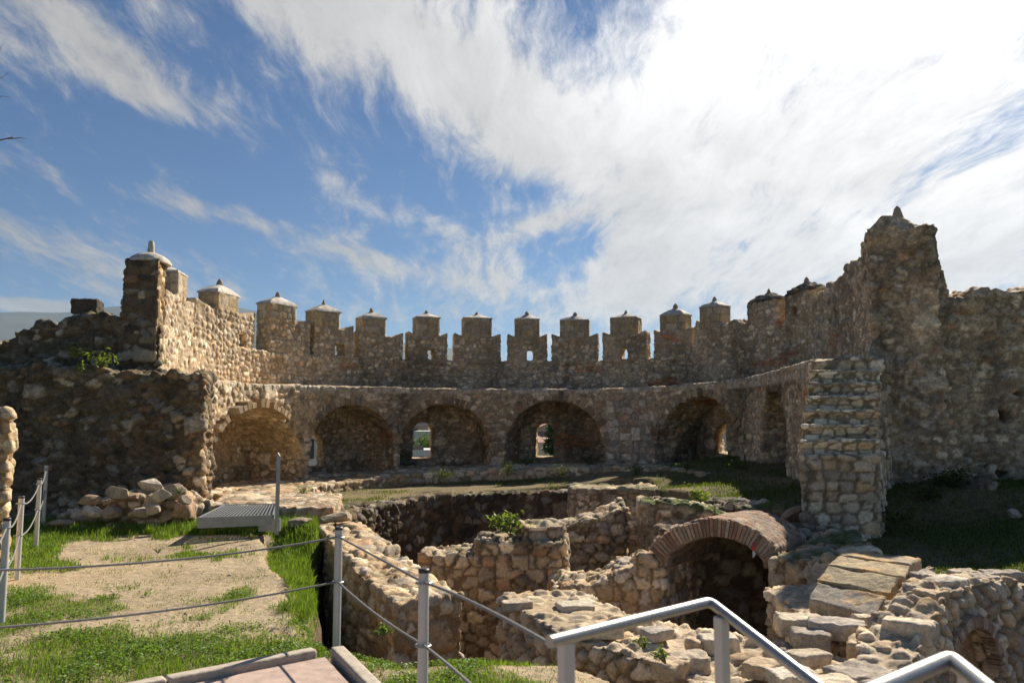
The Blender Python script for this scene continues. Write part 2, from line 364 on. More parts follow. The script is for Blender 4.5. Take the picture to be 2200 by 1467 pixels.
def stone_mat(name='stone', bump=.6, scale=30, spec=.2, dist=.012):
    if name in MATS: return MATS[name]
    m = bpy.data.materials.new(name); m.use_nodes = True; nt = m.node_tree; N = nt.nodes; L = nt.links; b = N['Principled BSDF']
    a = N.new('ShaderNodeAttribute'); a.attribute_name = 'Col'
    tc = N.new('ShaderNodeTexCoord')
    def noi(sc_, det, ro):
        n = N.new('ShaderNodeTexNoise'); n.inputs['Scale'].default_value = sc_; n.inputs['Detail'].default_value = det; n.inputs['Roughness'].default_value = ro; L.new(tc.outputs['Object'], n.inputs[0]); return n.outputs[0]
    def rng_(v, a0, a1, b0, b1):
        mr = N.new('ShaderNodeMapRange'); mr.inputs['From Min'].default_value = a0; mr.inputs['From Max'].default_value = a1; mr.inputs['To Min'].default_value = b0; mr.inputs['To Max'].default_value = b1; L.new(v, mr.inputs[0]); return mr.outputs[0]
    def mul(x, y, op='MULTIPLY'):
        q = N.new('ShaderNodeMath'); q.operation = op
        for k, v in enumerate((x, y)):
            if isinstance(v, float): q.inputs[k].default_value = v
            else: L.new(v, q.inputs[k])
        return q.outputs[0]
    n1 = noi(scale, 8, .72); n2 = noi(scale * .33, 8, .75); 
    f = mul(rng_(n1, .3, .7, .70, 1.30), rng_(n2, .34, .66, .74, 1.24))
    pit = rng_(n2, .30, .40, .55, 1.0)
    f = mul(f, pit)
    if name == 'masonry_far':
        mp = N.new('ShaderNodeMapping'); mp.inputs['Scale'].default_value = (7.5, 7.5, 12.5); L.new(tc.outputs['Object'], mp.inputs[0])
        wn = N.new('ShaderNodeTexNoise'); wn.inputs['Scale'].default_value = 3.0; wn.inputs['Detail'].default_value = 4; L.new(tc.outputs['Object'], wn.inputs[0])
        wa = N.new('ShaderNodeVectorMath'); wa.operation = 'MULTIPLY_ADD'; L.new(wn.outputs['Color'], wa.inputs[0]); wa.inputs[1].default_value = (3, 3, 3); L.new(mp.outputs[0], wa.inputs[2])
        v1 = N.new('ShaderNodeTexVoronoi'); v1.feature = 'F1'; v1.inputs['Scale'].default_value = 1; L.new(wa.outputs[0], v1.inputs['Vector'])
        v2 = N.new('ShaderNodeTexVoronoi'); v2.feature = 'DISTANCE_TO_EDGE'; v2.inputs['Scale'].default_value = 1; L.new(wa.outputs[0], v2.inputs['Vector'])
        sx = N.new('ShaderNodeSeparateColor'); L.new(v1.outputs['Color'], sx.inputs[0])
        f = mul(mul(f, rng_(sx.outputs[0], 0.0, 1.0, .86, 1.42)), rng_(v2.outputs['Distance'], .0, .12, .78, 1.05))
    mx = N.new('ShaderNodeVectorMath'); mx.operation = 'SCALE'; L.new(a.outputs['Color'], mx.inputs[0]); L.new(f, mx.inputs['Scale'])
    L.new(mx.outputs[0], b.inputs['Base Color']); b.inputs['Roughness'].default_value = .92; b.inputs['Specular IOR Level'].default_value = spec
    h = mul(mul(n1, .35), n2, 'ADD')
    bp = N.new('ShaderNodeBump'); bp.inputs['Strength'].default_value = bump; bp.inputs['Distance'].default_value = dist * 3.5; L.new(h, bp.inputs['Height']); L.new(bp.outputs[0], b.inputs['Normal'])
    MATS[name] = m; return m
def flat_mat(name, col, rough=.6, metal=0.0, var=.12, scale=6, bump=.1, spec=.5):
    if name in MATS: return MATS[name]
    m = bpy.data.materials.new(name); m.use_nodes = True; nt = m.node_tree; N = nt.nodes; L = nt.links; b = N['Principled BSDF']
    tc = N.new('ShaderNodeTexCoord'); n = N.new('ShaderNodeTexNoise'); n.inputs['Scale'].default_value = scale; n.inputs['Detail'].default_value = 6; n.inputs['Roughness'].default_value = .65; L.new(tc.outputs['Object'], n.inputs[0])
    cr = N.new('ShaderNodeMapRange'); cr.inputs['From Min'].default_value = .3; cr.inputs['From Max'].default_value = .7; cr.inputs['To Min'].default_value = 1 - var; cr.inputs['To Max'].default_value = 1 + var; L.new(n.outputs[0], cr.inputs[0])
    mx = N.new('ShaderNodeVectorMath'); mx.operation = 'SCALE'; mx.inputs[0].default_value = col; L.new(cr.outputs[0], mx.inputs['Scale']); L.new(mx.outputs[0], b.inputs['Base Color'])
    b.inputs['Roughness'].default_value = rough; b.inputs['Metallic'].default_value = metal; b.inputs['Specular IOR Level'].default_value = spec
    if bump:
        bp = N.new('ShaderNodeBump'); bp.inputs['Strength'].default_value = bump; bp.inputs['Distance'].default_value = .01; L.new(n.outputs[0], bp.inputs['Height']); L.new(bp.outputs[0], b.inputs['Normal'])
    MATS[name] = m; return m
def stone_obj(name, solids, cutters=(), voxel=.05, parent=None, post=None, far=False, **st):
    V, Fq, N = remeshed(solids, cutters, voxel)
    V2, c = stonify(V, N, **st)
    if post: V2, c = post(V, N, V2, c)
    return mesh_np(name, V2, Fq, FARM if far else stone_mat(), False, c, parent)
FARM = stone_mat('masonry_far', .7, 26, .2, .014)

# ------------------------------------------------------------------ plan of the fortress (metres)
inner_pts = [(-7.22, 18.9), (-7.36, 19.6)]
for a in range(-84, 91, 6): inner_pts.append((-.5 + 6.8 * math.sin(R(a)), 20.1 + 6.8 * math.cos(R(a))))
inner_pts += [(6.25, 18.7), (6.05, 17.2), (5.78, 15.2)]
IN = smooth_path(inner_pts, 160)
OUT = smooth_path([(-7.95, 17.5), (-8.35, 20.3), (-8.3, 23.0), (-7.35, 25.6), (-5.6, 27.8), (-3.2, 29.2), (-.2, 29.8), (2.8, 29.6), (5.4, 28.2), (7.4, 25.8), (8.4, 22.8), (8.1, 19.2), (7.25, 15.4)], 160)
ON = normals2(OUT)                 # travelling clockwise seen from above: left = outward
INN = normals2(IN)
def on_path(P, px):
    """first point of plan path P seen at photo column px (searching the far side of it)"""
    xs, _ = proj(np.c_[P, np.full(len(P), 3.0)])
    i = np.where((xs[:-1] - px) * (xs[1:] - px) <= 0)[0]
    i = i[0] if len(i) else int(np.argmin(abs(xs - px)))
    t = (px - xs[i]) / (xs[i + 1] - xs[i] + 1e-9); return P[i] * (1 - t) + P[i + 1] * t, i
OUTB = OUT + ON * .6               # outer face of the parapet
def floor_z(px): return float(np.interp(px, [440, 660, 860, 1190, 1450, 1700], [.08, .14, .28, .42, .55, .6]))

# ------------------------------------------------------------------ arcaded wall with its niches
WZ = 2.93
def build_arcade():
    n = len(IN); zt = np.interp(np.arange(n), [0, 12, 45, 90, 120, 140, 159], [2.83, 2.88, 2.96, 2.9, 3.0, 3.1, 3.06])
    solid = MB().strip(IN, OUTB, -3.0, list(zt))
    cuts = []; rings = []
    nich = [(467, 655, 2.25, 1.9, 1.6), (669, 851, 2.39, 1.9, None), (859, 1058, 2.44, 1.9, None), (1084, 1298, 2.56, 1.9, None), (1404, 1588, 2.6, 1.7, None), (1632, 1684, 2.62, .95, 1.1)]
    for a, b, top, dep, rise in nich:
        p, _ = on_path(IN, a); q, _ = on_path(IN, b)
        if a == 467: p = np.array((-7.33, 19.45))
        c = (p + q) / 2; t = q - p; half = np.hypot(*t) / 2; ax = np.array([-t[1], t[0]]) / (2 * half)
        sag = 0
        rise = half * .96 if rise is None else rise
        z0 = floor_z((a + b) / 2)
        cuts.append(MB().arch(c, ax, half, -1.5, dep, z0, top - rise, 18, rise))
        rings.append((c, ax, half, top - rise, rise, z0))
    # embrasure openings through the back of the niches (px, top, sill, width, depth direction from the eye)
    wins = [(668, 928, 1003, .95, -30), (907, 905, 985, .74, -9), (1173, 907, 982, .72, 6), (1577, 906, 974, 1.0, 22)]
    for px, yt, yb, w, ang in wins:
        p, _ = on_path(OUT, px); zt_ = zat(yt, p[1]); zb = zat(yb, p[1])
        ax = (math.sin(R(ang)), math.cos(R(ang)))
        cuts.append(MB().arch(p, ax, w / 2, -1.75, 1.6, zb, zt_ - w / 2, 12))
    V, Fq, N = remeshed([solid], cuts, .036)
    root = empty('arcaded_wall', (0, 27, 0))
    tag(root, 'curved stone wall with a row of arched niches below the battlements', 'wall')
    left = sst(-4.0, -6.6, V[:, 0])
    A, ca = stonify(V, N, cell=(.24, .24, .14), amp=.032, pal='grey', mortar=(.36, .30, .22), plaster=.30, plaster_col=(.44, .37, .27), crust=.55, seed=3, bricks=.2, big=.12, gap=.28)
    B, cb = stonify(V, N, cell=(.27, .27, .18), amp=.035, pal='pale', mortar=(.38, .30, .20), plaster=.25, plaster_col=(.46, .36, .23), crust=.2, seed=3, big=.08, gap=.3)
    V2 = lerp(A, B, left[:, None]); c = lerp(ca, cb, left[:, None])
    # pale coping course along the walkway edge, coursed block masonry on the pier right of the fourth niche
    pxs, pys = proj(V)
    e, r, f = voro(V / np.array((.42, .42, .21)), 91, (.5, .5, .1)); k = sst(.03, .16, e)
    cap_m = sst(.22, .16, np.interp(np.arctan2(V[:, 0] + .5, V[:, 1] - 20), [-9, 9], [2.95, 2.95]) - V[:, 2]) * (N[:, 2] < .9)
    blk = sst(1296, 1312, pxs) * sst(1404, 1390, pxs) * (V[:, 1] < 27) * sst(2.75, 2.6, V[:, 2])
    m = np.maximum(cap_m * .8, blk)
    cc = lerp(np.array([[.30, .25, .18]]), pick('grey', r) * 1.05, k[:, None])
    c = lerp(c, np.where(cap_m[:, None] > .5, lerp(np.array([[.36, .3, .2]]), pick('pale', r) * .92, k[:, None]), cc), m[:, None])
    V2 = lerp(V2, V + N * (.035 * k - .01)[:, None], m[:, None])
    # wall and niches as one masonry mesh
    mesh_np('masonry', V2, Fq, FARM, False, c, root)
    # voussoirs round each niche
    for gi, (cpt, ax, half, zs, rise, z0) in enumerate(rings[:5]):
        tx = np.array([ax[1], -ax[0]]); mb = MB(); cols = []
        nv = 27 if gi else 35; th = .27 if gi else .21
        for k in range(nv):
            ck_ = abs((k + .5) / nv - .5)
            if random.random() < .12 + 1.2 * max(0, ck_ - .12): continue
            a0 = math.pi * (k + .08) / nv; a1 = math.pi * (k + .92 + random.uniform(-.15, .06)) / nv; t = th * random.uniform(.55, 1.2); pr = random.uniform(-.005, .015)
            P = []
            for dep in (-.03 - pr, .3):
                for (aa, rr) in ((a0, 0), (a1, 0), (a1, t), (a0, t)):
                    u = -(half + rr) * math.cos(aa); z = zs + (rise + rr) * math.sin(aa)
                    s2 = 6.8 - math.sqrt(max(6.8 ** 2 - u * u, 0)) if gi else .08
                    s0 = 6.8 - math.sqrt(6.8 ** 2 - half * half) if gi else .08
                    d = dep - (s0 - s2)*-1.0
                    P.append((cpt[0] + tx[0] * u + ax[0] * d, cpt[1] + tx[1] * u + ax[1] * d, z))
            n0 = len(mb.V); mb.hexa(P); cl = np.array(random.choice(PAL['tan' if gi < 2 else 'grey'])) * random.uniform(.55, .85) * np.array((1.07, .98, .86)); cols += [cl] * 8
        o = mesh_np('arch', mb.V, mb.F, stone_mat(), False, np.array(cols), root)
        recalc(o.data)
    return root
build_arcade()

# ------------------------------------------------------------------ battlemented parapet
def build_parapet():
    root = empty('battlement_wall', (0, 29.8, 3.0))
    tag(root, 'crenellated upper wall of pale rubble curving behind the walkway', 'wall')
    n = len(OUT)
    zs = np.interp(np.arange(n), [0, 6, 20, 40, 80, 120, 135, 159], [4.2, 4.1, 4.05, 4.07, 4.08, 4.1, 4.2, 4.4])
    pp, _ = proj(np.c_[OUT, np.full(n, 4.0)]); rise_ = np.array([zat(692, q[1]) for q in OUT]); zs = np.where((pp > 1496) & (OUT[:, 0] > 3), np.maximum(zs, rise_ + .1 * np.sin(np.arange(n) * 1.7)), zs)
    def style(V, N):
        a = sst(-5.2, -7.0, V[:, 0] + (fbm(V * .8, 3, 5) - .5) * 2.2) 
        A, ca = stonify(V, N, cell=(.24, .24, .13), amp=.03, pal='tan', mortar=(.38, .32, .23), plaster=.26, plaster_col=(.46, .38, .27), crust=.4, seed=11, bricks=.12, gap=.28)
        B, cb = stonify(V, N, cell=(.22, .22, .16), amp=.034, pal='pale', mortar=(.42, .34, .24), plaster=.0, crust=.12, seed=12, gap=.34, bricks=0)
        r = sst(5.5, 7.6, V[:, 0]); c = lerp(ca, cb, a[:, None]); W = lerp(A, B, a[:, None])
        return W, c
    V, Fq, N = remeshed([MB().strip(OUT, OUTB, 2.6, list(zs))], [], .036)
    W, c = style(V, N); mesh_np('masonry', W, Fq, FARM, False, c, root)
    white = flat_mat('lime_plaster', (.50, .455, .385), .9, 0, .45, 7, .7)
    finm = flat_mat('finial_stone', (.38, .30, .21), .9, 0, .3, 14, .5)
    # (px of tip, py tip, px left, px right of the lower block, py of shoulder, py top of the upper block, loophole, white cap)
    M = [(362, 576, 338, 390, 640, 592, 0, 1), (485, 605, 415, 530, 665, 638, 503, 1), (600, 628, 553, 640, 685, 657, 0, 1), (702, 645, 660, 741, 700, 672, 720, 1), (802, 662, 760, 858, 716, 685, 0, 1),
         (918, 667, 871, 962, 718, 684, 926, 1), (1024, 670, 967, 1080, 720, 686, 0, 1), (1136, 669, 1089, 1181, 721, 688, 1143, 1), (1232, 671, 1184, 1291, 721, 690, 0, 1), (1338, 667, 1295, 1394, 716, 685, 1338, 1),
         (1448, 653, 1405, 1492, 710, 679, 0, 1), (1540, 637, 1508, 1582, 700, 660, 1532, 1), (1658, 620, 1622, 1700, 690, 648, 0, 0), (1741, 595, 1700, 1776, 680, 628, 1728, 0)]
    for k, (px, yt, xl, xr, ysh, yup, loop, cap) in enumerate(M):
        p, i = on_path(OUT + ON * .3, px); nrm = ON[i]; tan = np.array([nrm[1], -nrm[0]]); rz = math.atan2(tan[1], tan[0])
        d = p[1]; z_sh = zat(ysh, d); z_up = zat(yup, d); z_tip = zat(yt, d)
        cosv = abs(tan[0]) + .001
        a_, _ = on_path(OUT, xl + (4 if px < 1100 else 0)); b_, _ = on_path(OUT, xr - (0 if px < 1100 else 4))
        w = float(np.clip(np.hypot(*(b_ - a_)) * .97, 1.0, 1.75)); 
        zb = min(zs[i], 4.3) - .12
        mid = p
        if k > 4 and k < 11:
            mid2 = (a_ + b_) / 2 + nrm * .3
            mid = mid2
        if k < 5:
            nx = (415, 556, 663, 762, 872)[k]; a_ = OUT[int(np.argmin(abs(OUT[:, 1] - 18.25) + (OUT[:, 0] > 0) * 99))] if k == 0 else on_path(OUT, xl)[0]; b_, _ = on_path(OUT, nx)
            L_ = float(np.hypot(*(b_ - a_))); w = L_ - (.46, .46, .42, .34, .3)[k]; dd_ = (b_ - a_) / L_; cm = a_ + dd_ * (L_ - w / 2); _i = int(np.argmin(np.hypot(*(OUT - cm).T))); nrm = ON[_i]; tan = np.array([nrm[1], -nrm[0]]); rz = math.atan2(tan[1], tan[0]); mid = OUT[_i] + nrm * .3
        uw = w * (.74 if 0 < k < 5 else .62)
        def pt(u, v, z): return (mid[0] + tan[0] * u + nrm[0] * v, mid[1] + tan[1] * u + nrm[1] * v, z)
        mb = MB(); h = w / 2; D = .3
        lo = z_sh - .13; hi = z_sh + .04
        if not cap or k == 0: lo = z_sh - .02; hi = z_sh
        prof = [(-h, zb), (h, zb), (h, hi), (h * .5, lo), (-h * .5, lo), (-h, hi)]
        P = [pt(u, -D, z) for u, z in prof] + [pt(u, D, z) for u, z in prof]; m_ = len(prof)
        mb.add(P, [(j, (j + 1) % m_, m_ + (j + 1) % m_, m_ + j) for j in range(m_)] + [tuple(range(m_))[::-1], tuple(range(m_, 2 * m_))])
        uh = uw / 2; uo = 0.0
        if k in (12, 13): uh = w * .42
        if k < 5:
            uh = (.42, .62, .60, .52, .48)[k]; uo = float(np.dot(on_path(OUT, px)[0] - mid, tan)); uo = max(-w / 2 + uh, min(w / 2 - uh, uo)) if k else 0.0
        # the upper block stands diamond-wise on some merlons as in the photo: chamfered plan
        ub = MB(); pl = [(-uh, -.33), (uh * .8, -.33), (uh, -.22), (uh, .3), (-uh, .3)]
        P = [pt(u + uo, v, lo - .15) for u, v in pl] + [pt(u + uo, v, z_up) for u, v in pl]; q = len(pl)
        ub.add(P, [(j, (j + 1) % q, q + (j + 1) % q, q + j) for j in range(q)] + [tuple(range(q))[::-1], tuple(range(q, 2 * q))])
        cuts = []
        if loop:
            lp = np.r_[on_path(OUT + ON * .3, loop)[0], 0] if k < 5 else np.array(pt((loop - px) / F * d * .9, 0, 0)); zl = zb + .14 + (0.0 if cap else .5)
            c_ = MB(); c_.box((lp[0], lp[1], zl + .22), (.26 if k > 4 else .42, 2.0, .40), rz); cuts.append(c_)
        V, Fq, N = remeshed([mb, ub], cuts, .035)
        W, c = style(V, N)
        # the upper block is squared ashlar
        m = sst(lo - .02, lo + .03, V[:, 2]) if cap else np.zeros(len(V))
        e, r, f = voro(V / np.array((.42, .42, .24)) + k * 3.3, 300 + k, (.5, .5, .1)); kk = sst(.02, .1, e)
        ash = lerp(np.array([[.33, .26, .17]]), pick([(.50, .37, .21), (.45, .35, .23), (.54, .40, .22), (.40, .32, .22), (.56, .46, .32)], r) * (.8 + .35 * vnoise(V * 6, k))[:, None], kk[:, None])
        c = lerp(c, ash, m[:, None]); W = lerp(W, V + N * (.012 * kk + .012 * (fbm(V * 9, 3, k) - .5))[:, None], m[:, None])
        mo = mesh_np('merlon', W, Fq, stone_mat(), False, c, root)
        # cap: a low four-sided plaster pyramid with a stubby finial
        cb = MB(); eh = uh + .0; ev = .325; zc = z_up - .02; rise = max((z_tip - z_up) * .66, .19)
        rings_ = []
        levels = [(1.03, 0), (1.0, .045), (.78, rise * .42), (.50, rise * .70), (.24, rise * .9), (.09, rise)]
        Pv = []
        for s_, zz in levels:
            for (u, v) in ((-1, -1), (0, -1.06), (1, -1), (1.03, 0), (1, 1), (0, 1.06), (-1, 1), (-1.03, 0)):
                Pv.append(pt(uo + u * eh * s_ + random.uniform(-.01, .01), v * ev * s_, zc + zz + random.uniform(-.008, .008)))
        Fq_ = [(a * 8 + b, a * 8 + (b + 1) % 8, a * 8 + 8 + (b + 1) % 8, a * 8 + 8 + b) for a in range(len(levels) - 1) for b in range(8)]
        cb.add(Pv, Fq_ + [tuple(range(8))[::-1], tuple(range(40, 48))])
        if cap: co = cb.obj('cap', white, mo, True)
        else:
            V, Fq, N = remeshed([cb], [], .03); W2, c2 = stonify(V, N, cell=(.22, .22, .08), amp=.04, pal='dark', mortar=(.2, .17, .13), seed=k)
            co = mesh_np('cap', W2, Fq, stone_mat(), False, c2, mo)
        recalc(co.data)
        fh = z_tip - (zc + rise) + .03; fb = MB(); r0 = random.uniform(.075, .095)
        fb.lathe(pt(uo, 0, zc + rise - .04), [(r0 * .9, 0), (r0 * 1.05, fh * .25), (r0, fh * .5), (r0 * .75, fh * .75), (r0 * .35, fh), (.01, fh * 1.04)] if k % 3 else [(r0 * 1.1, 0), (r0 * .75, fh * .4), (r0 * .45, fh * .8), (.015, fh * 1.04)], 9)
        fo = fb.obj('finial', finm, mo, True); recalc(fo.data)
build_parapet()
# ------------------------------------------------------------------ the ground: one sheet with the excavated pit, reaching the horizon
PIT = [(-3.45, 14.6), (-2.9, 12), (-2.15, 9), (-1.9, 7.7), (-1.4, 7.15), (-.87, 6.85), (-.24, 6.95), (.4, 6.85), (.75, 6.5), (1.0, 5.9), (1.4, 4.6), (2.2, 3.4), (4, 2.4), (9, 1.5),
       (10.5, 6.0), (8.5, 8.9), (5.8, 9.0), (4.7, 8.9), (3.9, 9.3), (3.75, 10.2), (3.8, 11.6), (4.4, 12.9), (4.9, 14.2), (4.2, 14.6), (3.5, 14.4), (3.4, 20.0), (1.5, 21.0), (-.8, 20.9), (-2.4, 19.8), (-3.35, 18.0), (-3.8, 16.2)]
PAVE = [(-1.5, 6.62), (-7.0, 2.2), (-7.0, -4), (3.9, -4), (2.0, -.3)]
def poly_sd(x, y, poly):
    P = np.array(poly); d = np.full(x.shape, 1e9); ins = np.zeros(x.shape, bool)
    for i in range(len(P)):
        a = P[i]; b = P[(i + 1) % len(P)]; e = b - a
        t = np.clip(((x - a[0]) * e[0] + (y - a[1]) * e[1]) / (e @ e), 0, 1)
        d = np.minimum(d, np.hypot(x - a[0] - t * e[0], y - a[1] - t * e[1]))
        if a[1] != b[1]:
            c = ((a[1] > y) != (b[1] > y)) & (x < (b[0] - a[0]) * (y - a[1]) / (b[1] - a[1]) + a[0]); ins ^= c
    return np.where(ins, -d, d)
def ground_z(x, y, fine=True):
    p = np.stack([x, y, np.zeros_like(x)], 1)
    n1 = fbm(p * .5, 3, 201) - .5
    z = np.interp(x, [-6, -3, 0, 3.2, 5, 8], [.0, .0, .05, .26, .36, .55]) * sst(7.5, 10, y)
    z = z + .22 * sst(3.5, 6.0, x) * sst(10.5, 15, y) - np.interp(x, [-5, -2, 2, 4], [.10, .04, -.02, -.0]) * sst(15.5, 18, y)
    z = z + .08 * n1 * sst(0, 5, np.hypot(x, y)) * sst(17.5, 15.5, y)
    # raised mossy ground by the foot of the stairs
    z = z + .20 * np.exp(-(((x - 3.9) / 1.1) ** 2 + ((y - 16.5) / 1.8) ** 2)) + .16 * sst(1.2, 3.2, x) * sst(19.3, 20.3, y) * sst(25, 23.5, y)
    # ledge below the sandy plateau
    ex = np.interp(y, [7.9, 8.5, 12.7, 13.6], [-2.12, -2.3, -3.9, -4.1]) + (fbm(p * 2.2, 4, 207) - .5) * .5
    lm = sst(-.03, .07, x - ex) * sst(7.7, 8.6, y) * sst(13.9, 13.0, y)
    z = z - .26 * lm - .12 * sst(.05, .7, x - ex) * lm
    sd = poly_sd(x, y, PIT) + (fbm(p * 1.3 + 5, 4, 203) - .5) * .28
    pit = sst(.10, -.28, sd)
    z = z - .10 * sst(.5, .0, sd) * (y < 7.6)
    z = z * (1 - pit) + (-2.1 + .3 * n1) * pit
    # right foreground slope by the near bank
    # outside the tower the hill falls away to the town, then rises again far off
    r = np.hypot(x, y - 20); ro = sst(11, 13, r) * np.maximum(sst(15, 20, y), sst(13, 17, np.abs(x)))
    far = -np.interp(r, [11, 20, 45, 100, 200, 420, 800, 1400, 2200, 3500, 6000, 20000], [.6, 3.2, 7.0, 11.5, 15, 19, 17, 2, -26, -50, -60, -60])
    dirn = np.clip(y / (np.abs(x) + np.abs(y) + 1e-6), 0, 1); far = far * np.where(far > 0, sst(-.2, .5, dirn), 1) 
    z = np.where(r > 11, z * (1 - ro) + far * ro, z)
    pv = poly_sd(x, y, PAVE); z = np.where(y < 8, lerp(-.04, z, sst(.16, .45, pv)), z)
    if fine: z = z + .020 * (fbm(p * 3.2, 4, 205) - .5) * (r < 30)
    return z
def grass_mask(x, y, z=0):
    """where turf grows on the fortress ground, 0..1 (read off the photo, then fixed to the ground)"""
    P = np.stack([x, y, z + 0 * x], 1); px, py = proj(P)
    n = fbm(P * .9 + 40, 5, 301); n2 = fbm(P * 3.0 + 7, 4, 302)
    def ell(cx, cy, rx, ry): return ((px - cx) / rx) ** 2 + ((py - cy) / ry) ** 2
    sand = np.exp(-ell(420, 1178, 300, 36) ** 2) + np.exp(-ell(330, 1245, 380, 62) ** 2) + .8 * np.exp(-ell(560, 1235, 110, 75) ** 2) + .62 * np.exp(-ell(330, 1345, 330, 52) ** 2)
    tuft = np.exp(-ell(450, 1190, 100, 16)) + np.exp(-ell(130, 1215, 95, 14)) * .9 + np.exp(-ell(520, 1285, 75, 22)) + np.exp(-ell(90, 1175, 50, 22)) + .5 * np.exp(-ell(250, 1262, 60, 7))
    g = 1.0 - 1.05 * np.clip(sand, 0, 1) + .85 * tuft + (n - .5) * 2.4 + (n2 - .5) * 1.7
    # bank to the right of the fence posts is bare again in places
    bare = np.exp(-ell(1330, 1430, 150, 55) ** 2) + .75 * np.exp(-ell(1215, 1400, 50, 70)) + .6 * np.exp(-ell(900, 1372, 120, 14)) + .7 * np.exp(-ell(1120, 1372, 110, 12)) + .9 * np.exp(-ell(1250, 1460, 120, 25))
    g = g - bare * (px > 760) - .25 * (px > 1180) * (y < 8)
    lx = np.interp(y, [7.9, 8.5, 12.7, 13.6], [-2.12, -2.3, -3.9, -4.1]); ledge = (x > lx + .06 + .1 * (n2 - .5)) * (px < 705) * (y > 8.2) * (y < 13.9) * (px > 400); g = np.maximum(g, ledge * 1.2)
    strip = (py > 1100) * (py < 1148) * (px < 590); g = np.maximum(g, strip * (1.1 + (n2 - .5)))
    g = np.where(y > 14.8, .25 + (n - .5) * 1.9 + .35 * sst(3, 4.5, x), g)
    g = np.where((x > 3.4) & (y > 8) & (y < 15.5), .65 + (n - .5) * 1.4, g)
    return sst(.2, .95, g)
def build_ground():
    def lines(a, b, step, far, g=1.16):
        v = list(np.arange(a, b + step / 2, step)); lo = [a]; s = step
        while lo[-1] > -far: s *= g; lo.append(lo[-1] - s)
        hi = [v[-1]]; s = step
        while hi[-1] < far: s *= g; hi.append(hi[-1] + s)
        return np.array(lo[1:][::-1] + v + hi[1:])
    xs = lines(-8.6, 8.6, .055, 9000); ys = lines(5.0, 17.5, .055, 9000)
    X, Y = np.meshgrid(xs, ys); x = X.ravel(); y = Y.ravel(); z = ground_z(x, y)
    V = np.stack([x, y, z], 1); nx, ny = len(xs), len(ys)
    i = np.arange(nx * ny).reshape(ny, nx); Fq = np.stack([i[:-1, :-1], i[:-1, 1:], i[1:, 1:], i[1:, :-1]], -1).reshape(-1, 4)
    g = grass_mask(x, y, z)
    n = fbm(V * 1.3 + 3, 4, 210); n3 = fbm(V * 12, 3, 211)
    sand = np.array([[.43, .34, .22]]) * (.72 + .5 * n)[:, None]
    pebble = voro(V / .07, 212); pk = (pebble[1] > .93) * sst(.12, .3, pebble[0]); sand = lerp(sand, np.array([[.50, .44, .36]]), (pk * .7)[:, None])
    turf = lerp(np.array([[.14, .15, .045]]), np.array([[.30, .25, .12]]), n3[:, None])
    c = lerp(sand, turf, g[:, None] * .75)
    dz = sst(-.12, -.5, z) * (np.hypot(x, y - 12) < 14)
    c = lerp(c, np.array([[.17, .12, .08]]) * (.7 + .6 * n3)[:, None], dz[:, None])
    edge = (z < -.05) * (z > -.35) * (y < 13.5) * (y > 7.8) * (x < -1.9); c = lerp(c, sand * .8, (edge * .6)[:, None])
    dark = sst(14.2, 16.5, y); c = lerp(c, c * np.array([[.50, .50, .42]]), dark[:, None]); rt = sst(3.2, 4.2, x) * sst(8.0, 9.0, y) * sst(17, 16, y) * (np.hypot(x, y - 18) < 16); c = lerp(c, np.array([[.11, .095, .05]]) * (.6 + .8 * n3)[:, None], (rt * .85)[:, None])  # dark: shade before the arcade painted into the terrace soil colour
    farm = sst(13, 30, np.hypot(x, y - 20)); c = lerp(c, lerp(np.array([[.05, .075, .03]]), np.array([[.17, .16, .10]]), fbm(V * np.array((.02, .02, 0)) + 5, 4, 215)[:, None]), farm[:, None])
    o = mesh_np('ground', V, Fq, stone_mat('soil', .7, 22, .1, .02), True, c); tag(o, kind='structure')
build_ground()

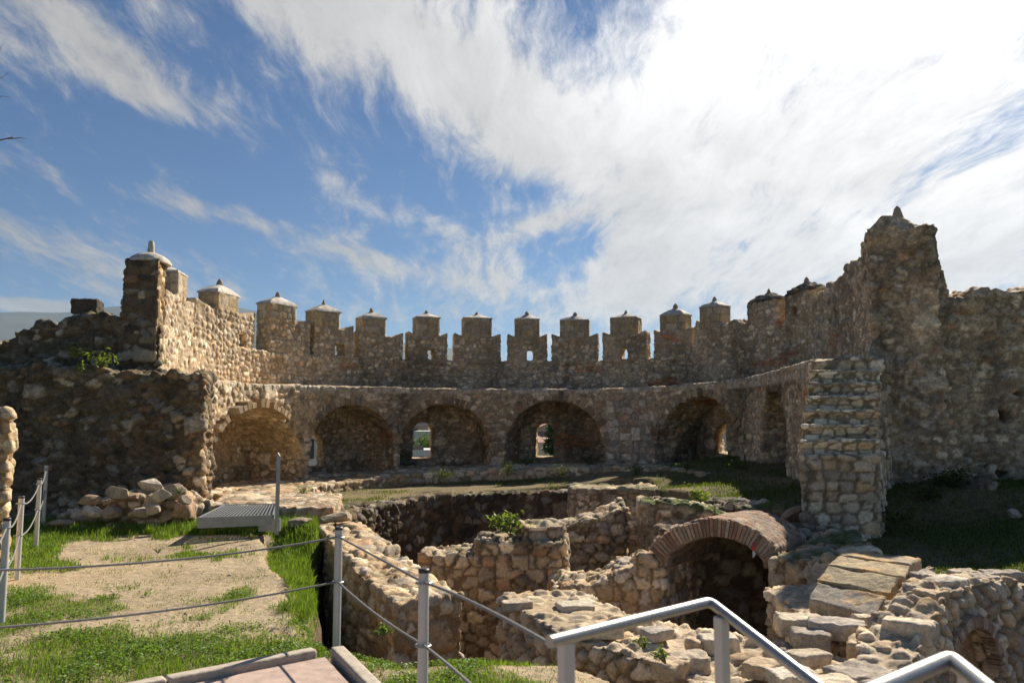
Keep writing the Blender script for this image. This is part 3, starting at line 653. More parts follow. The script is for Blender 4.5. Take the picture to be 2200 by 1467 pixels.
# ------------------------------------------------------------------ excavated walls in and round the pit
def ragged(amt, seed, freq=1.2, zmin=-9):
    """post step: eats into the crest so ruined tops are uneven"""
    def f(V, N, W, c):
        m = sst(.35, .9, N[:, 2]) * (V[:, 2] > zmin); W = W.copy()
        W[:, 2] += m * amt * (fbm(V * freq + seed, 4, seed) - .5) * 2
        return W, c
    return f
def build_pit():
    base = -2.4
    # round retaining wall at the back of the pit
    p = smooth_path([(-3.45, 14.3), (-3.4, 16.0), (-2.95, 17.8), (-2.0, 19.4), (-.6, 20.35), (1.6, 20.5)], 40); n = normals2(p)
    o = stone_obj('retaining_wall', [MB().strip(p, p + n * .7, base, list(np.interp(np.arange(40), [0, 10, 39], [.0, .03, .05])))], voxel=.04, cell=(.21, .21, .17), amp=.055, pal='dark', mortar=(.13, .10, .07), crust=.4, seed=41, big=.10, jit=(.9, .9, .8), rough=.05, moss=.4, post=ragged(.10, 5, 2.5))
    tag(o, 'dark cobble retaining wall curving round the back of the excavated pit', 'wall')
    o = stone_obj('retaining_wall', [MB().strip([(1.42, 19.3), (2.6, 19.15), (4.2, 18.6)], [(1.42, 20.5), (2.7, 20.4), (4.4, 20.2)], base, [.27, .30, .30])], voxel=.04, cell=(.30, .30, .15), amp=.035, pal='grey', mortar=(.22, .18, .13), crust=.3, far=True, seed=42, jit=(.6, .6, .2), moss=.6, post=ragged(.07, 9, 2.2))
    tag(o, 'squared-stone retaining wall with a flat pale top, right of the dark cobble wall', 'wall')
    # low wall leading into the pit from the left terrace
    o = stone_obj('ruined_wall', [MB().strip([(-3.55, 14.7), (-2.55, 12.2), (-1.95, 10.9), (-1.38, 9.75)], [(-2.85, 15.1), (-1.75, 12.7), (-1.2, 11.4), (-.62, 10.15)], base, [.0, -.1, -.2, -.27])], voxel=.03, cell=(.24, .24, .16), amp=.04, pal='tan', mortar=(.38, .29, .18), crust=.3, seed=43, plaster=.28, plaster_col=(.40, .30, .18), rough=.06, big=.10, post=ragged(.10, 8, 2.2))
    tag(o, 'broad low rubble wall with a sunlit earthy top, running from the metal bridge into the pit', 'wall')
    # facing walls in the middle of the pit
    o = stone_obj('ruined_wall', [MB().strip([(-1.5, 12.9), (-.5, 12.65)], [(-1.4, 13.6), (-.5, 13.6)], base, -.2), MB().strip([(-.55, 12.55), (.82, 12.35)], [(-.5, 13.7), (.9, 13.6)], base, [.06, .04]), MB().box((.45, 12.95, .08), (.6, .7, .4), .2)], voxel=.03, cell=(.25, .25, .17), amp=.05, pal='grey', mortar=(.24, .18, .12), crust=.3, seed=44, big=.16, rough=.05, moss=.25, post=ragged(.11, 3, 2.6))
    tag(o, 'stepped rubble wall in the middle of the pit with a leafy plant on top', 'wall')
    o = stone_obj('ruined_wall', [MB().strip([(.80, 13.7), (1.98, 13.9)], [(.9, 14.9), (1.98, 14.9)], base, [.08, .44]), MB().strip([(.2, 14.0), (.9, 13.9)], [(.2, 14.9), (.9, 14.9)], base, [-.1, .1])], voxel=.035, cell=(.24, .24, .17), amp=.055, pal='grey', mortar=(.22, .17, .11), plaster=.35, plaster_col=(.30, .23, .14), crust=.3, far=True, seed=45, big=.12, moss=.4, post=ragged(.12, 12, 2.5))
    tag(o, 'crumbling upright wall stub standing behind the stepped wall in the pit', 'wall')
    o = stone_obj('ruined_wall', [MB().strip([(2.13, 13.3), (2.7, 13.1), (3.55, 12.75)], [(2.3, 14.6), (2.9, 14.5), (3.9, 14.4)], base, [.56, .52, .36])], voxel=.035, cell=(.26, .26, .17), amp=.05, pal='grey', mortar=(.22, .17, .11), plaster=.2, plaster_col=(.30, .235, .15), crust=.3, far=True, seed=46, big=.12, moss=1.0, post=ragged(.13, 14, 2.2))
    tag(o, 'square mossy-topped wall block just behind the left end of the brick arch', 'wall')
    o = stone_obj('ruined_wall', [MB().strip([(.72, 11.1), (1.2, 10.95), (1.5, 10.9), (1.92, 10.75)], [(.72, 12.2), (1.2, 11.9), (1.5, 11.8), (1.92, 11.8)], base, [-.34, -.27, -.1, .06]), MB().strip([(1.62, 10.8), (2.02, 10.78)], [(2.5, 12.3), (2.85, 12.2)], base, .12), MB().strip([(.62, 11.2), (.55, 12.4)], [(1.1, 11.3), (1.0, 12.5)], base, -.42)], voxel=.028, cell=(.21, .21, .16), amp=.04, pal='tan', mortar=(.30, .23, .14), crust=.25, seed=47, big=.15, post=ragged(.07, 17, 3))
    tag(o, 'stepped rubble wall climbing to the left foot of the brick arch', 'wall')
    o = stone_obj('ruined_wall', [MB().strip([(2.2, 12.0), (4.4, 12.0)], [(2.2, 12.6), (4.5, 12.6)], base, .30)], voxel=.045, cell=(.26, .26, .17), amp=.05, pal='dark', mortar=(.12, .09, .06), seed=48)
    tag(o, 'dark rubble wall seen through the opening under the brick arch', 'wall')
    o = stone_obj('ruined_wall', [MB().strip([(3.30, 10.45), (3.80, 9.95), (4.5, 9.55)], [(4.25, 12.3), (4.6, 12.3), (5.1, 12.0)], base, [.14, .20, .26])], voxel=.03, cell=(.23, .23, .16), amp=.04, pal='tan', mortar=(.30, .23, .14), crust=.35, seed=49, big=.16, moss=.9, post=ragged(.08, 23, 2.4))
    tag(o, 'mossy-topped rubble abutment under the right foot of the brick arch', 'wall')
build_pit()
def voussoirs(name, c, ax, half, zs, rise, th, n, dep, cols, parent, a0=0.0, a1=math.pi, jit=.02):
    ax = np.array(ax) / np.hypot(*ax); tx = np.array([ax[1], -ax[0]]); mb = MB(); cc = []
    for k in range(n):
        b0 = a0 + (a1 - a0) * (k + .07) / n; b1 = a0 + (a1 - a0) * (k + .93) / n; P = []; pr = random.uniform(0, jit); t = th * random.uniform(.93, 1.05)
        for d in (-pr, dep):
            for (aa, rr) in ((b0, -random.uniform(0, .012)), (b1, 0), (b1, t), (b0, t)):
                u = -(half + rr) * math.cos(aa); P.append((c[0] + tx[0] * u + ax[0] * d, c[1] + tx[1] * u + ax[1] * d, zs + (rise + rr) * math.sin(aa)))
        mb.hexa(P); cc += [np.array(random.choice(cols)) * random.uniform(.7, 1.15)] * 8
    o = mesh_np(name, mb.V, mb.F, stone_mat('brick', .6, 45, .15, .006), False, np.array(cc), parent); recalc(o.data); return o
BR = [(.44, .27, .17), (.38, .23, .15), (.50, .35, .23), (.33, .21, .14), (.50, .38, .27), (.26, .17, .12), (.42, .33, .25)]
def build_vault():
    root = empty('brick_arch', (2.6, 10.75, -2.1)); tag(root, 'curved brick arch with a sloping brick top spanning the pit', 'arch')
    c = np.array((2.54, 10.72)); ax = np.array((.50, .86)); ax /= np.hypot(*ax)
    # plan axis of the ring itself is nearly frontal
    axr = np.array((.10, 1.0)); axr /= np.hypot(*axr)
    c = np.array((2.66, 10.72)); half, rise, zs, th = .66, .30, .10, .22
    Rr = (half * half + rise * rise) / (2 * rise); aa = math.asin(half / Rr); Ro = Rr + th
    outer = MB().seg(c, axr, Ro * math.sin(aa), Ro - Ro * math.cos(aa), .02, 1.2, zs - .12, zs + rise - Rr + Ro * math.cos(aa)); inner = MB().seg(c, axr, half, rise, -.5, 2.0, zs - 1, zs)
    for m in (outer, inner): m.V = [(x + .62 * (y - 10.72), y, z - .03 * max(0, y - 10.75)) for x, y, z in m.V]
    V, Fq, N = remeshed([outer], [inner], .022)
    e, r, f = voro(V / np.array((.22, .13, .07)), 61, (.6, .3, .2)); k = sst(.03, .16, e)
    col = lerp(np.array([[.36, .29, .22]]), pick(BR, r) * .85, k[:, None]) * (.65 + .6 * fbm(V * 3, 3, 62))[:, None]
    W = V + N * (.012 * k + .03 * (fbm(V * 4, 3, 3) - .5))[:, None]
    mesh_np('vault', W, Fq, stone_mat(), False, col, root)
    mb = MB(); cc = []; nb = 34; tx = np.array([axr[1], -axr[0]])
    for k_ in range(nb):
        b0 = -aa * 1.04 + 2.08 * aa * (k_ + .09) / nb; b1 = -aa * 1.04 + 2.08 * aa * (k_ + .91) / nb; P = []; pr = random.uniform(-.02, .022); t = th * random.uniform(.82, 1.08)
        for dd in (-.03 - pr, .12):
            for b_, rr in ((b0, -random.uniform(0, .015)), (b1, -random.uniform(0, .015)), (b1, t), (b0, t)):
                u = (Rr + rr) * math.sin(b_); P.append((c[0] + tx[0] * u + axr[0] * dd, c[1] + tx[1] * u + axr[1] * dd, zs + rise - Rr + (Rr + rr) * math.cos(b_)))
        mb.hexa(P); cc += [np.array(random.choice(BR)) * random.uniform(.75, 1.15)] * 8
    o = mesh_np('brick_ring', mb.V, mb.F, stone_mat('brick', .6, 45, .15, .006), False, np.array(cc), root); recalc(o.data)
    # warning ribbon tied to a cord on the right end of the arch
    w = flat_mat('ribbon_white', (.75, .73, .70), .6); rd = flat_mat('ribbon_red', (.55, .05, .04), .6)
    b = at(1618, 1165, 10.62); rt = empty('barrier_tape', b); tag(rt, 'short red and white tape hanging from a cord at the brick arch', 'tape')
    for nm, z0, z1, mt in (('red_band', 0, -.10, rd), ('white_band', -.10, -.19, w)):
        mb = MB(); mb.tube([(b[0], b[1], b[2] + z0), (b[0] + .008, b[1] - .01, b[2] + (z0 + z1) / 2), (b[0] - .005, b[1], b[2] + z1)], [.008, .022, .008 if nm == 'white_band' else .018], 6); mb.obj(nm, mt, rt, True)
    mb = MB(); q = at(1665, 1138, 11.3); q2 = at(1590, 1108, 12.0); q3 = at(1700, 1150, 11.6)
    mb.tube([tuple(b), tuple(q), tuple(q2)], .006, 5); mb.tube([tuple(q), tuple(q3)], .006, 5); mb.obj('cord', w, rt)
    # second, shadowed arch further back by the stair pier
    root = empty('brick_arch', (4.35, 13.4, -2)); tag(root, 'small shadowed brick arch tucked behind the left side of the stair pier', 'arch')
    s = MB().strip([(3.55, 13.75), (4.0, 13.7), (5.0, 13.1)], [(3.5, 15.1), (4.2, 15.1), (5.4, 14.6)], -2.4, [.42, .46, .42]); cut = MB().arch((4.5, 13.4), (.35, 1), .58, -1, 1.5, -3, -.12, 16, .36)
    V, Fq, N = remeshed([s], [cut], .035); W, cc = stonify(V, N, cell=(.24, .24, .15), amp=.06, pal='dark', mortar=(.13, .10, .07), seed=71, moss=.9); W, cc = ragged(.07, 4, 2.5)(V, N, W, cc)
    mesh_np('masonry', W, Fq, stone_mat(), False, cc, root)
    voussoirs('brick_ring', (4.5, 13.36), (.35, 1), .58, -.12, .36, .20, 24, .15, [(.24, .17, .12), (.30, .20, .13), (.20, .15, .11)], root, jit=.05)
build_vault()

def rock(c, size, rz=0.0, seed=0, pal='white', n=14, rough=.5, name=None, parent=None, rx=0.0, tint=1.0):
    """one dressed or natural block: chamfered hull with noise"""
    r_ = random.Random(seed * 131 + 7); bm = bmesh.new(); e = rough
    for sx in (-1, 1):
        for sy in (-1, 1):
            for sz in (-1, 1):
                a = r_.uniform(.72, 1.0)
                for k in range(3):
                    v = [sx * r_.uniform(1 - e * .35, 1), sy * r_.uniform(1 - e * .35, 1), sz * r_.uniform(1 - e * .35, 1)]; v[k] *= 1 - e * .4 * r_.random(); bm.verts.new((v[0] * size[0] / 2, v[1] * size[1] / 2, v[2] * size[2] / 2))
    bmesh.ops.convex_hull(bm, input=bm.verts); loose = [v for v in bm.verts if not v.link_faces]
    bmesh.ops.delete(bm, geom=loose, context='VERTS'); bm.verts.index_update()
    M = Matrix.Translation([float(v) for v in c]) @ Matrix.Rotation(rz, 4, 'Z') @ Matrix.Rotation(rx, 4, 'X'); bm.transform(M)
    mb = MB(); mb.add([v.co[:] for v in bm.verts], [[v.index for v in f.verts] for f in bm.faces]); bm.free()
    vx = max(min(size) / 11, .011); V, Fq, N = remeshed([mb], [], vx)
    base = np.array(PAL[pal][r_.randrange(len(PAL[pal]))]) * tint
    nn = fbm(V * 9 + seed, 4, seed); col = base[None, :] * (.72 + .55 * nn)[:, None]
    W = V + N * (min(size) * (.30 * (fbm(V * 5 / max(size) * .6 + seed, 4, seed + 3) - .5) + .12 * (fbm(V * 28, 4, seed) - .5)))[:, None]
    o = mesh_np(name or 'stone', W, Fq, stone_mat(), True, col, parent); return o

def boulder(c, size, rz=0.0, seed=0, pal='grey', name='boulder', tint=1.0, parent=None, rx=0.0):
    """rounded, slightly faceted fieldstone"""
    r_ = random.Random(seed * 17 + 3); bm = bmesh.new(); bmesh.ops.create_icosphere(bm, subdivisions=5, radius=1.0)
    V = np.array([v.co[:] for v in bm.verts]); Fq = np.array([[v.index for v in f.verts] for f in bm.faces]); bm.free()
    D = V.copy(); r = np.ones(len(V))
    for k in range(14):        # shave flats
        n = np.array([r_.gauss(0, 1) for _ in range(3)]); n /= np.linalg.norm(n); h = r_.uniform(.5, .86); d = D @ n; r = np.minimum(r, np.where(d > .05, h / np.maximum(d, .05), 9))
    r = np.minimum(r, 1.0) * (1 + .22 * (fbm(D * 1.6 + seed, 4, seed) - .5) + .05 * (fbm(D * 8 + seed, 4, seed + 1) - .5))
    V = D * r[:, None] * np.array(size) * .56; a = rz; M = np.array([[math.cos(a), -math.sin(a), 0], [math.sin(a), math.cos(a), 0], [0, 0, 1]]); ca, sa = math.cos(rx), math.sin(rx)
    V = V @ np.array([[1, 0, 0], [0, ca, -sa], [0, sa, ca]]).T @ M.T + np.array(c)
    base = np.array(PAL[pal][r_.randrange(len(PAL[pal]))]) * tint; col = base[None] * (.7 + .6 * fbm(V * 7 + seed, 4, seed))[:, None]
    return mesh_np(name, V, Fq, stone_mat(), True, col, parent)

# ------------------------------------------------------------------ foreground right: cobble-topped wall, slab steps, curved rubble face
def build_front_wall():
    root = empty('rubble_wall', (2.5, 7.0, -2)); tag(root, 'pale cobble-topped wall bending round the right foreground with a blind arch in its face', 'wall')
    E1 = MB().strip([(-.15, 9.6), (.45, 7.95), (.85, 7.4), (1.30, 6.9), (1.45, 6.2), (1.5, 4.6)], [(.75, 9.9), (1.25, 8.7), (1.85, 8.05), (2.5, 7.6), (3.0, 7.0), (2.6, 4.6)], -2.4, [-.12, -.12, -.12, -.12, -.14, -.2])
    face = smooth_path([(2.0, 4.4), (2.5, 5.3), (3.1, 6.4), (3.9, 7.4), (4.75, 8.05), (5.85, 8.5), (8.8, 8.3)], 40); n = normals2(face)
    zt = np.interp(face[:, 0], [2.0, 3.05, 3.2, 3.6, 4.1, 4.75, 5.85, 9], [-.08, -.02, .06, .18, .36, .34, .14, .1])
    H1 = MB().strip(face, face + n * .42, -2.4, list(zt))
    core = MB().strip([(2.9, 7.3), (3.3, 7.6), (4.3, 8.2)], [(3.0, 9.6), (3.9, 9.8), (4.9, 9.6)], -2.4, [-.05, -.02, .2])
    ia = int(np.argmin(abs(face[:, 0] - 4.25))); cn = n[ia]
    cut = MB().arch(face[ia], cn, .55, -1, .20, -3, -.5, 16, .50)
    V, Fq, N = remeshed([E1, H1, core], [cut], .022)
    A, ca = stonify(V, N, cell=(.18, .18, .15), amp=.06, pal='white', mortar=(.30, .25, .18), crust=.22, seed=81, gap=.2, big=0, jit=(.95, .95, .9), rough=.03, warp=.35)
    top = sst(.5, .85, N[:, 2])
    B, cb = stonify(V, N, cell=(.20, .20, .5), amp=.045, pal='white', mortar=(.52, .44, .33), crust=.15, seed=82, gap=.42, big=.0, jit=(.98, .98, .5), rough=.035, sink=.4)
    W = lerp(A, B, top[:, None]); c = lerp(ca, cb, top[:, None])
    dirt = sst(1.6, .6, V[:, 0]) * sst(7.6, 8.8, V[:, 1]) * top; dirt = dirt * sst(.75, .45, fbm(V * 2.6, 3, 19)); c = lerp(c, np.array([[.44, .34, .21]]) * (.7 + .6 * fbm(V * 6, 4, 9))[:, None], (dirt * .85)[:, None]); W = lerp(W, V + N * (.05 * (fbm(V * 4, 4, 8) - .4))[:, None], (dirt * .8)[:, None])
    ins = (np.hypot(V[:, 0] - (face[ia] + cn * .2)[0], V[:, 1] - (face[ia] + cn * .2)[1]) < .60) & (abs(((V[:, 0] - face[ia][0]) * cn[0] + (V[:, 1] - face[ia][1]) * cn[1]) - .2) < .06) & (V[:, 2] < 0)
    c = np.where(ins[:, None], np.array([[.52, .38, .25]]) * (.75 + .5 * fbm(V * np.array((9, 9, 2)), 4, 5))[:, None], c); W = np.where(ins[:, None], V + N * (.02 * (fbm(V * 6, 3, 1) - .5))[:, None], W)
    mesh_np('masonry', W, Fq, stone_mat(), False, c, root)
    voussoirs('brick_ring', face[ia] - cn * .09, cn, .53, -.5, .49, .10, 30, .12, [(.50, .36, .26), (.44, .30, .21), (.52, .41, .31)], root, jit=.01)
    # big blocks bedded on top
    S = [(1718, 1322, 7.7, .46, .34, .20, -.25), (1800, 1332, 7.45, .50, .30, .17, -.35), (1742, 1355, 7.35, .36, .26, .18, -.3), (1870, 1375, 6.9, .40, .36, .26, -.5), (1955, 1330, 7.0, .42, .30, .2, -.7), (1845, 1435, 6.1, .46, .42, .26, .3),
         (1735, 1400, 6.7, .36, .24, .12, .4), (1640, 1420, 6.55, .34, .25, .12, .8), (1700, 1440, 6.3, .36, .28, .12, .2), (1480, 1405, 6.85, .34, .26, .22, .3), (1440, 1418, 6.65, .3, .24, .16, .9), (1545, 1365, 7.3, .34, .24, .16, .1), (1500, 1372, 7.3, .2, .18, .14, .5),
         (1960, 1290, 7.7, .34, .22, .14, .5), (2000, 1268, 7.6, .24, .26, .2, .4), (2040, 1240, 7.9, .42, .30, .24, .6), (1990, 1230, 8.4, .3, .25, .2, .2), (2110, 1235, 8.4, .32, .3, .2, .1), (2150, 1225, 8.7, .42, .3, .18, 0), (2070, 1225, 8.8, .3, .2, .16, 0), (1905, 1462, 5.7, .34, .3, .2, .6), (1775, 1457, 5.9, .4, .3, .14, .2), (1860, 1320, 7.75, .24, .2, .12, 0),
         (1235, 1295, 8.9, .42, .3, .10, .3), (1110, 1290, 9.0, .36, .2, .10, .2), (1290, 1345, 7.75, .42, .26, .10, .2), (1360, 1335, 8.1, .22, .2, .1, .2), (1410, 1350, 7.6, .28, .22, .1, .5)]
    for i, (px, py, d, sx, sy, sz, rz) in enumerate(S):
        p = at(px, py, d); rock((p[0], p[1], p[2] - sz * .45), (sx, sy, sz), rz, 500 + i, 'white', name='coping_stone', parent=root, rough=.75, tint=1.0)
build_front_wall()
def build_slabs():
    root = empty('stone_steps', (4.0, 8.7, .0)); tag(root, 'four long tilted stone slabs laid like steps above the cobbled wall', 'steps')
    L = [((1737, 1290, 8.25), (1880, 1326, 7.7), (1756, 1251, 8.5), (1905, 1283, 7.98)), ((1752, 1247, 8.52), (1913, 1279, 8.0), (1780, 1218, 8.8), (1930, 1245, 8.28)),
         ((1774, 1214, 8.82), (1943, 1244, 8.3), (1806, 1196, 9.12), (1957, 1219, 8.62)), ((1802, 1193, 9.15), (1953, 1215, 8.66), (1824, 1184, 9.5), (1978, 1203, 9.0))]
    for i, (lb, rb, lt, rt) in enumerate(L):
        P = [at(*lb), at(*rb), at(*rt), at(*lt)]; nrm = np.cross(P[1] - P[0], P[3] - P[0]); nrm /= np.linalg.norm(nrm); nrm *= np.sign(nrm[2])
        up = nrm * .02; P = [p + up for p in P]; Q = [p - nrm * .20 - np.array((0, 0, .05)) for p in P]
        V, Fq, N = remeshed([MB().hexa(Q + P)], [], .016)
        base = np.array([(.36, .31, .25), (.38, .31, .20), (.46, .36, .22), (.42, .34, .24)][i])
        pit = fbm(V * 22, 4, 90 + i); ck = sst(.5, .62, fbm(V * 4 + i, 4, 95 + i))
        c = base[None, :] * (.6 + .75 * pit)[:, None]; c = lerp(c, c * np.array([[1.35, 1.12, .8]]), ck[:, None])
        W = V + N * (.06 * (fbm(V * 3.6 + i * 5, 4, i) - .5) + .012 * (pit - .5))[:, None]
        mesh_np('slab', W, Fq, stone_mat(), True, c, root)
build_slabs()

# ------------------------------------------------------------------ right side: stair pier, stairs, tall wall
def build_stairs():
    root = empty('stone_staircase', (5.2, 12.6, 0)); tag(root, 'rough stone staircase rising on a tall rubble pier to the wall walk', 'staircase')
    st = dict(amp=.035, pal='pale', mortar=(.27, .22, .155), crust=.25, gap=.27, jit=(.7, .7, .3))
    V, Fq, N = remeshed([MB().strip([(4.50, 12.55), (5.70, 12.55)], [(5.1, 14.0), (6.5, 14.0)], -.6, 1.36)], [], .032)
    W, c = stonify(V, N, cell=(.27, .27, .16), big=.1, seed=101, rough=.05, **st)
    mesh_np('pier', W, Fq, stone_mat(), False, c, root)
    for k in range(6):
        y0 = 12.83 + .29 * k; x0 = 4.62 + .145 * k; z0 = 1.36 + .24 * k
        V, Fq, N = remeshed([MB().strip([(x0, y0), (x0 + 1.19 + .01 * k, y0 - .02)], [(x0 + .35, y0 + .95), (x0 + 1.6, y0 + .95)], z0 - .5, z0 + .18), MB().strip([(x0 - .03, y0 - .045), (x0 + 1.22 + .01 * k, y0 - .065)], [(x0 + .35, y0 + .95), (x0 + 1.6, y0 + .95)], z0 + .165, z0 + .24)], [], .022)
        W, c = stonify(V, N, cell=(.24, .24, .12), seed=110 + k, rough=.02, **{**st, 'amp': .022}); c = c * 1.12; c = lerp(c, c * 1.15, sst(z0 + .15, z0 + .19, V[:, 2])[:, None])
        mesh_np('step', W, Fq, stone_mat(), False, c * (1.0 + .1 * random.uniform(-1, 1)), root)
    V, Fq, N = remeshed([MB().strip([(5.55, 14.62), (6.2, 14.55), (6.78, 14.5)], [(5.8, 15.7), (6.6, 15.6), (7.5, 15.6)], -.6, [3.0, 3.06, 3.05])], [], .04)
    W, c = stonify(V, N, cell=(.34, .34, .2), seed=120, **st)
    mesh_np('landing', W, Fq, stone_mat(), False, c, root)
build_stairs()
def build_right():
    root = empty('fortress_wall', (9, 15.6, 0)); tag(root, 'tall shadowed ruin wall with a pointed turret at the right, behind the stairs', 'wall')
    A = np.array([(8.5, 22.6), (8.45, 21.5), (8.2, 19.3), (7.85, 17.6), (7.45, 16.2), (6.98, 15.2)]); n = normals2(A)
    leg = MB().strip(A, A + n * 1.1, -1, [5.0, 5.42, 5.48, 5.58, 5.72, 5.62])
    steps = [MB().strip(A[2:4], (A + n * .6)[2:4], 4, [5.66, 5.62]), MB().strip(A[3:5], (A + n * .6)[3:5], 4, [5.80, 5.88])]
    tp = [(1880, 496), (1892, 484), (1912, 474), (1952, 474), (1983, 484), (1987, 500), (2022, 501), (2030, 560), (2044, 602), (2047, 645)]
    tower = MB().strip([(xat(a, 15.2), 15.2 - .002 * a % 1 * .05) for a, b in tp], [(xat(a, 15.2) + .72, 16.5) for a, b in tp], -1, [zat(b, 15.2) for a, b in tp])
    pxs = [2030, 2045, 2058, 2075, 2090, 2100, 2130, 2165, 2200, 2300, 2500]; pys = [650, 650, 645, 652, 640, 625, 612, 628, 622, 600, 640]
    fr = [(xat(p, 15.2), 15.2) for p in pxs]; bk = [(x + .1, 16.8) for x, _ in fr]; zt = [zat(b, 15.2) for b in pys]
    front = MB().strip(fr, bk, -1, zt)
    foot = MB().strip([(6.9, 14.5), (8.2, 13.8), (9.2, 14.9)], [(6.9, 15.5), (8.2, 15.5), (9.2, 15.5)], -1, [.55, .85, .6])
    cuts = []
    for px, py, w, h in ((2157, 892, .24, .24), (2152, 1018, .22, .14), (2035, 738, .1, .1), (1978, 862, .12, .1), (2187, 846, .2, .12)):
        q = at(px, py, 15.2); cuts.append(MB().box(tuple(q), (w, 1.2, h)))
    for px, py, d in ((1752, 700, 20.8), (1712, 708, 21.9)):
        q = at(px, py, d); cuts.append(MB().box((q[0] , q[1], q[2]), (2.2, .42, .42), .3))
    V, Fq, N = remeshed([leg, tower, front] + steps, cuts, .043)
    W, c = stonify(V, N, cell=(.25, .25, .15), amp=.038, pal='grey', mortar=(.34, .28, .20), plaster=.24, plaster_col=(.50, .41, .29), crust=.36, gap=.28, seed=131, big=.10, bricks=.08, rough=.08)
    W, c = ragged(.17, 31, 2.2, 3.5)(V, N, W, c)
    mesh_np('masonry', W, Fq, FARM, False, c, root)
    V, Fq, N = remeshed([foot], [], .05); W, c = stonify(V, N, cell=(.3, .3, .2), amp=.07, pal='dark', mortar=(.17, .13, .09), seed=133, moss=.5); W, c = ragged(.15, 7, 1.8)(V, N, W, c)
    mesh_np('footing', W, Fq, stone_mat(), False, c, root)
    # pyramid roof and finial of the turret
    p = at(1931, 475, 15.8); cb = MB(); z0 = 5.66; hz = zat(470, 15.7) - z0
    lv = [(1, 0), (.98, .05), (.6, .14), (.28, .26)]; Pv = [(p[0] - .02 + u * .44 * s, 15.8 + v * .5 * s, z0 - .06 + zz) for s, zz in lv for u, v in ((-1, -1), (1, -1), (1, 1), (-1, 1))]
    cb.add(Pv, [(a * 4 + b, a * 4 + (b + 1) % 4, a * 4 + 4 + (b + 1) % 4, a * 4 + 4 + b) for a in range(3) for b in range(4)] + [(3, 2, 1, 0), (12, 13, 14, 15)])
    V, Fq, N = remeshed([cb], [], .03); W, c = stonify(V, N, cell=(.3, .3, .07), amp=.04, pal='dark', mortar=(.2, .16, .12), seed=140)
    cap = mesh_np('cap', W, Fq, stone_mat(), False, c, root)
    ztip = zat(443, 15.8); fb = MB(); fb.lathe((p[0] - .02, 15.8, z0 + .3), [(.13, -.15), (.12, 0), (.10, .06), (.06, (ztip - z0 - .3) * .8), (.015, ztip - z0 - .3)], 9); recalc(fb.obj('finial', MATS['finial_stone'], cap, True).data)
build_right()

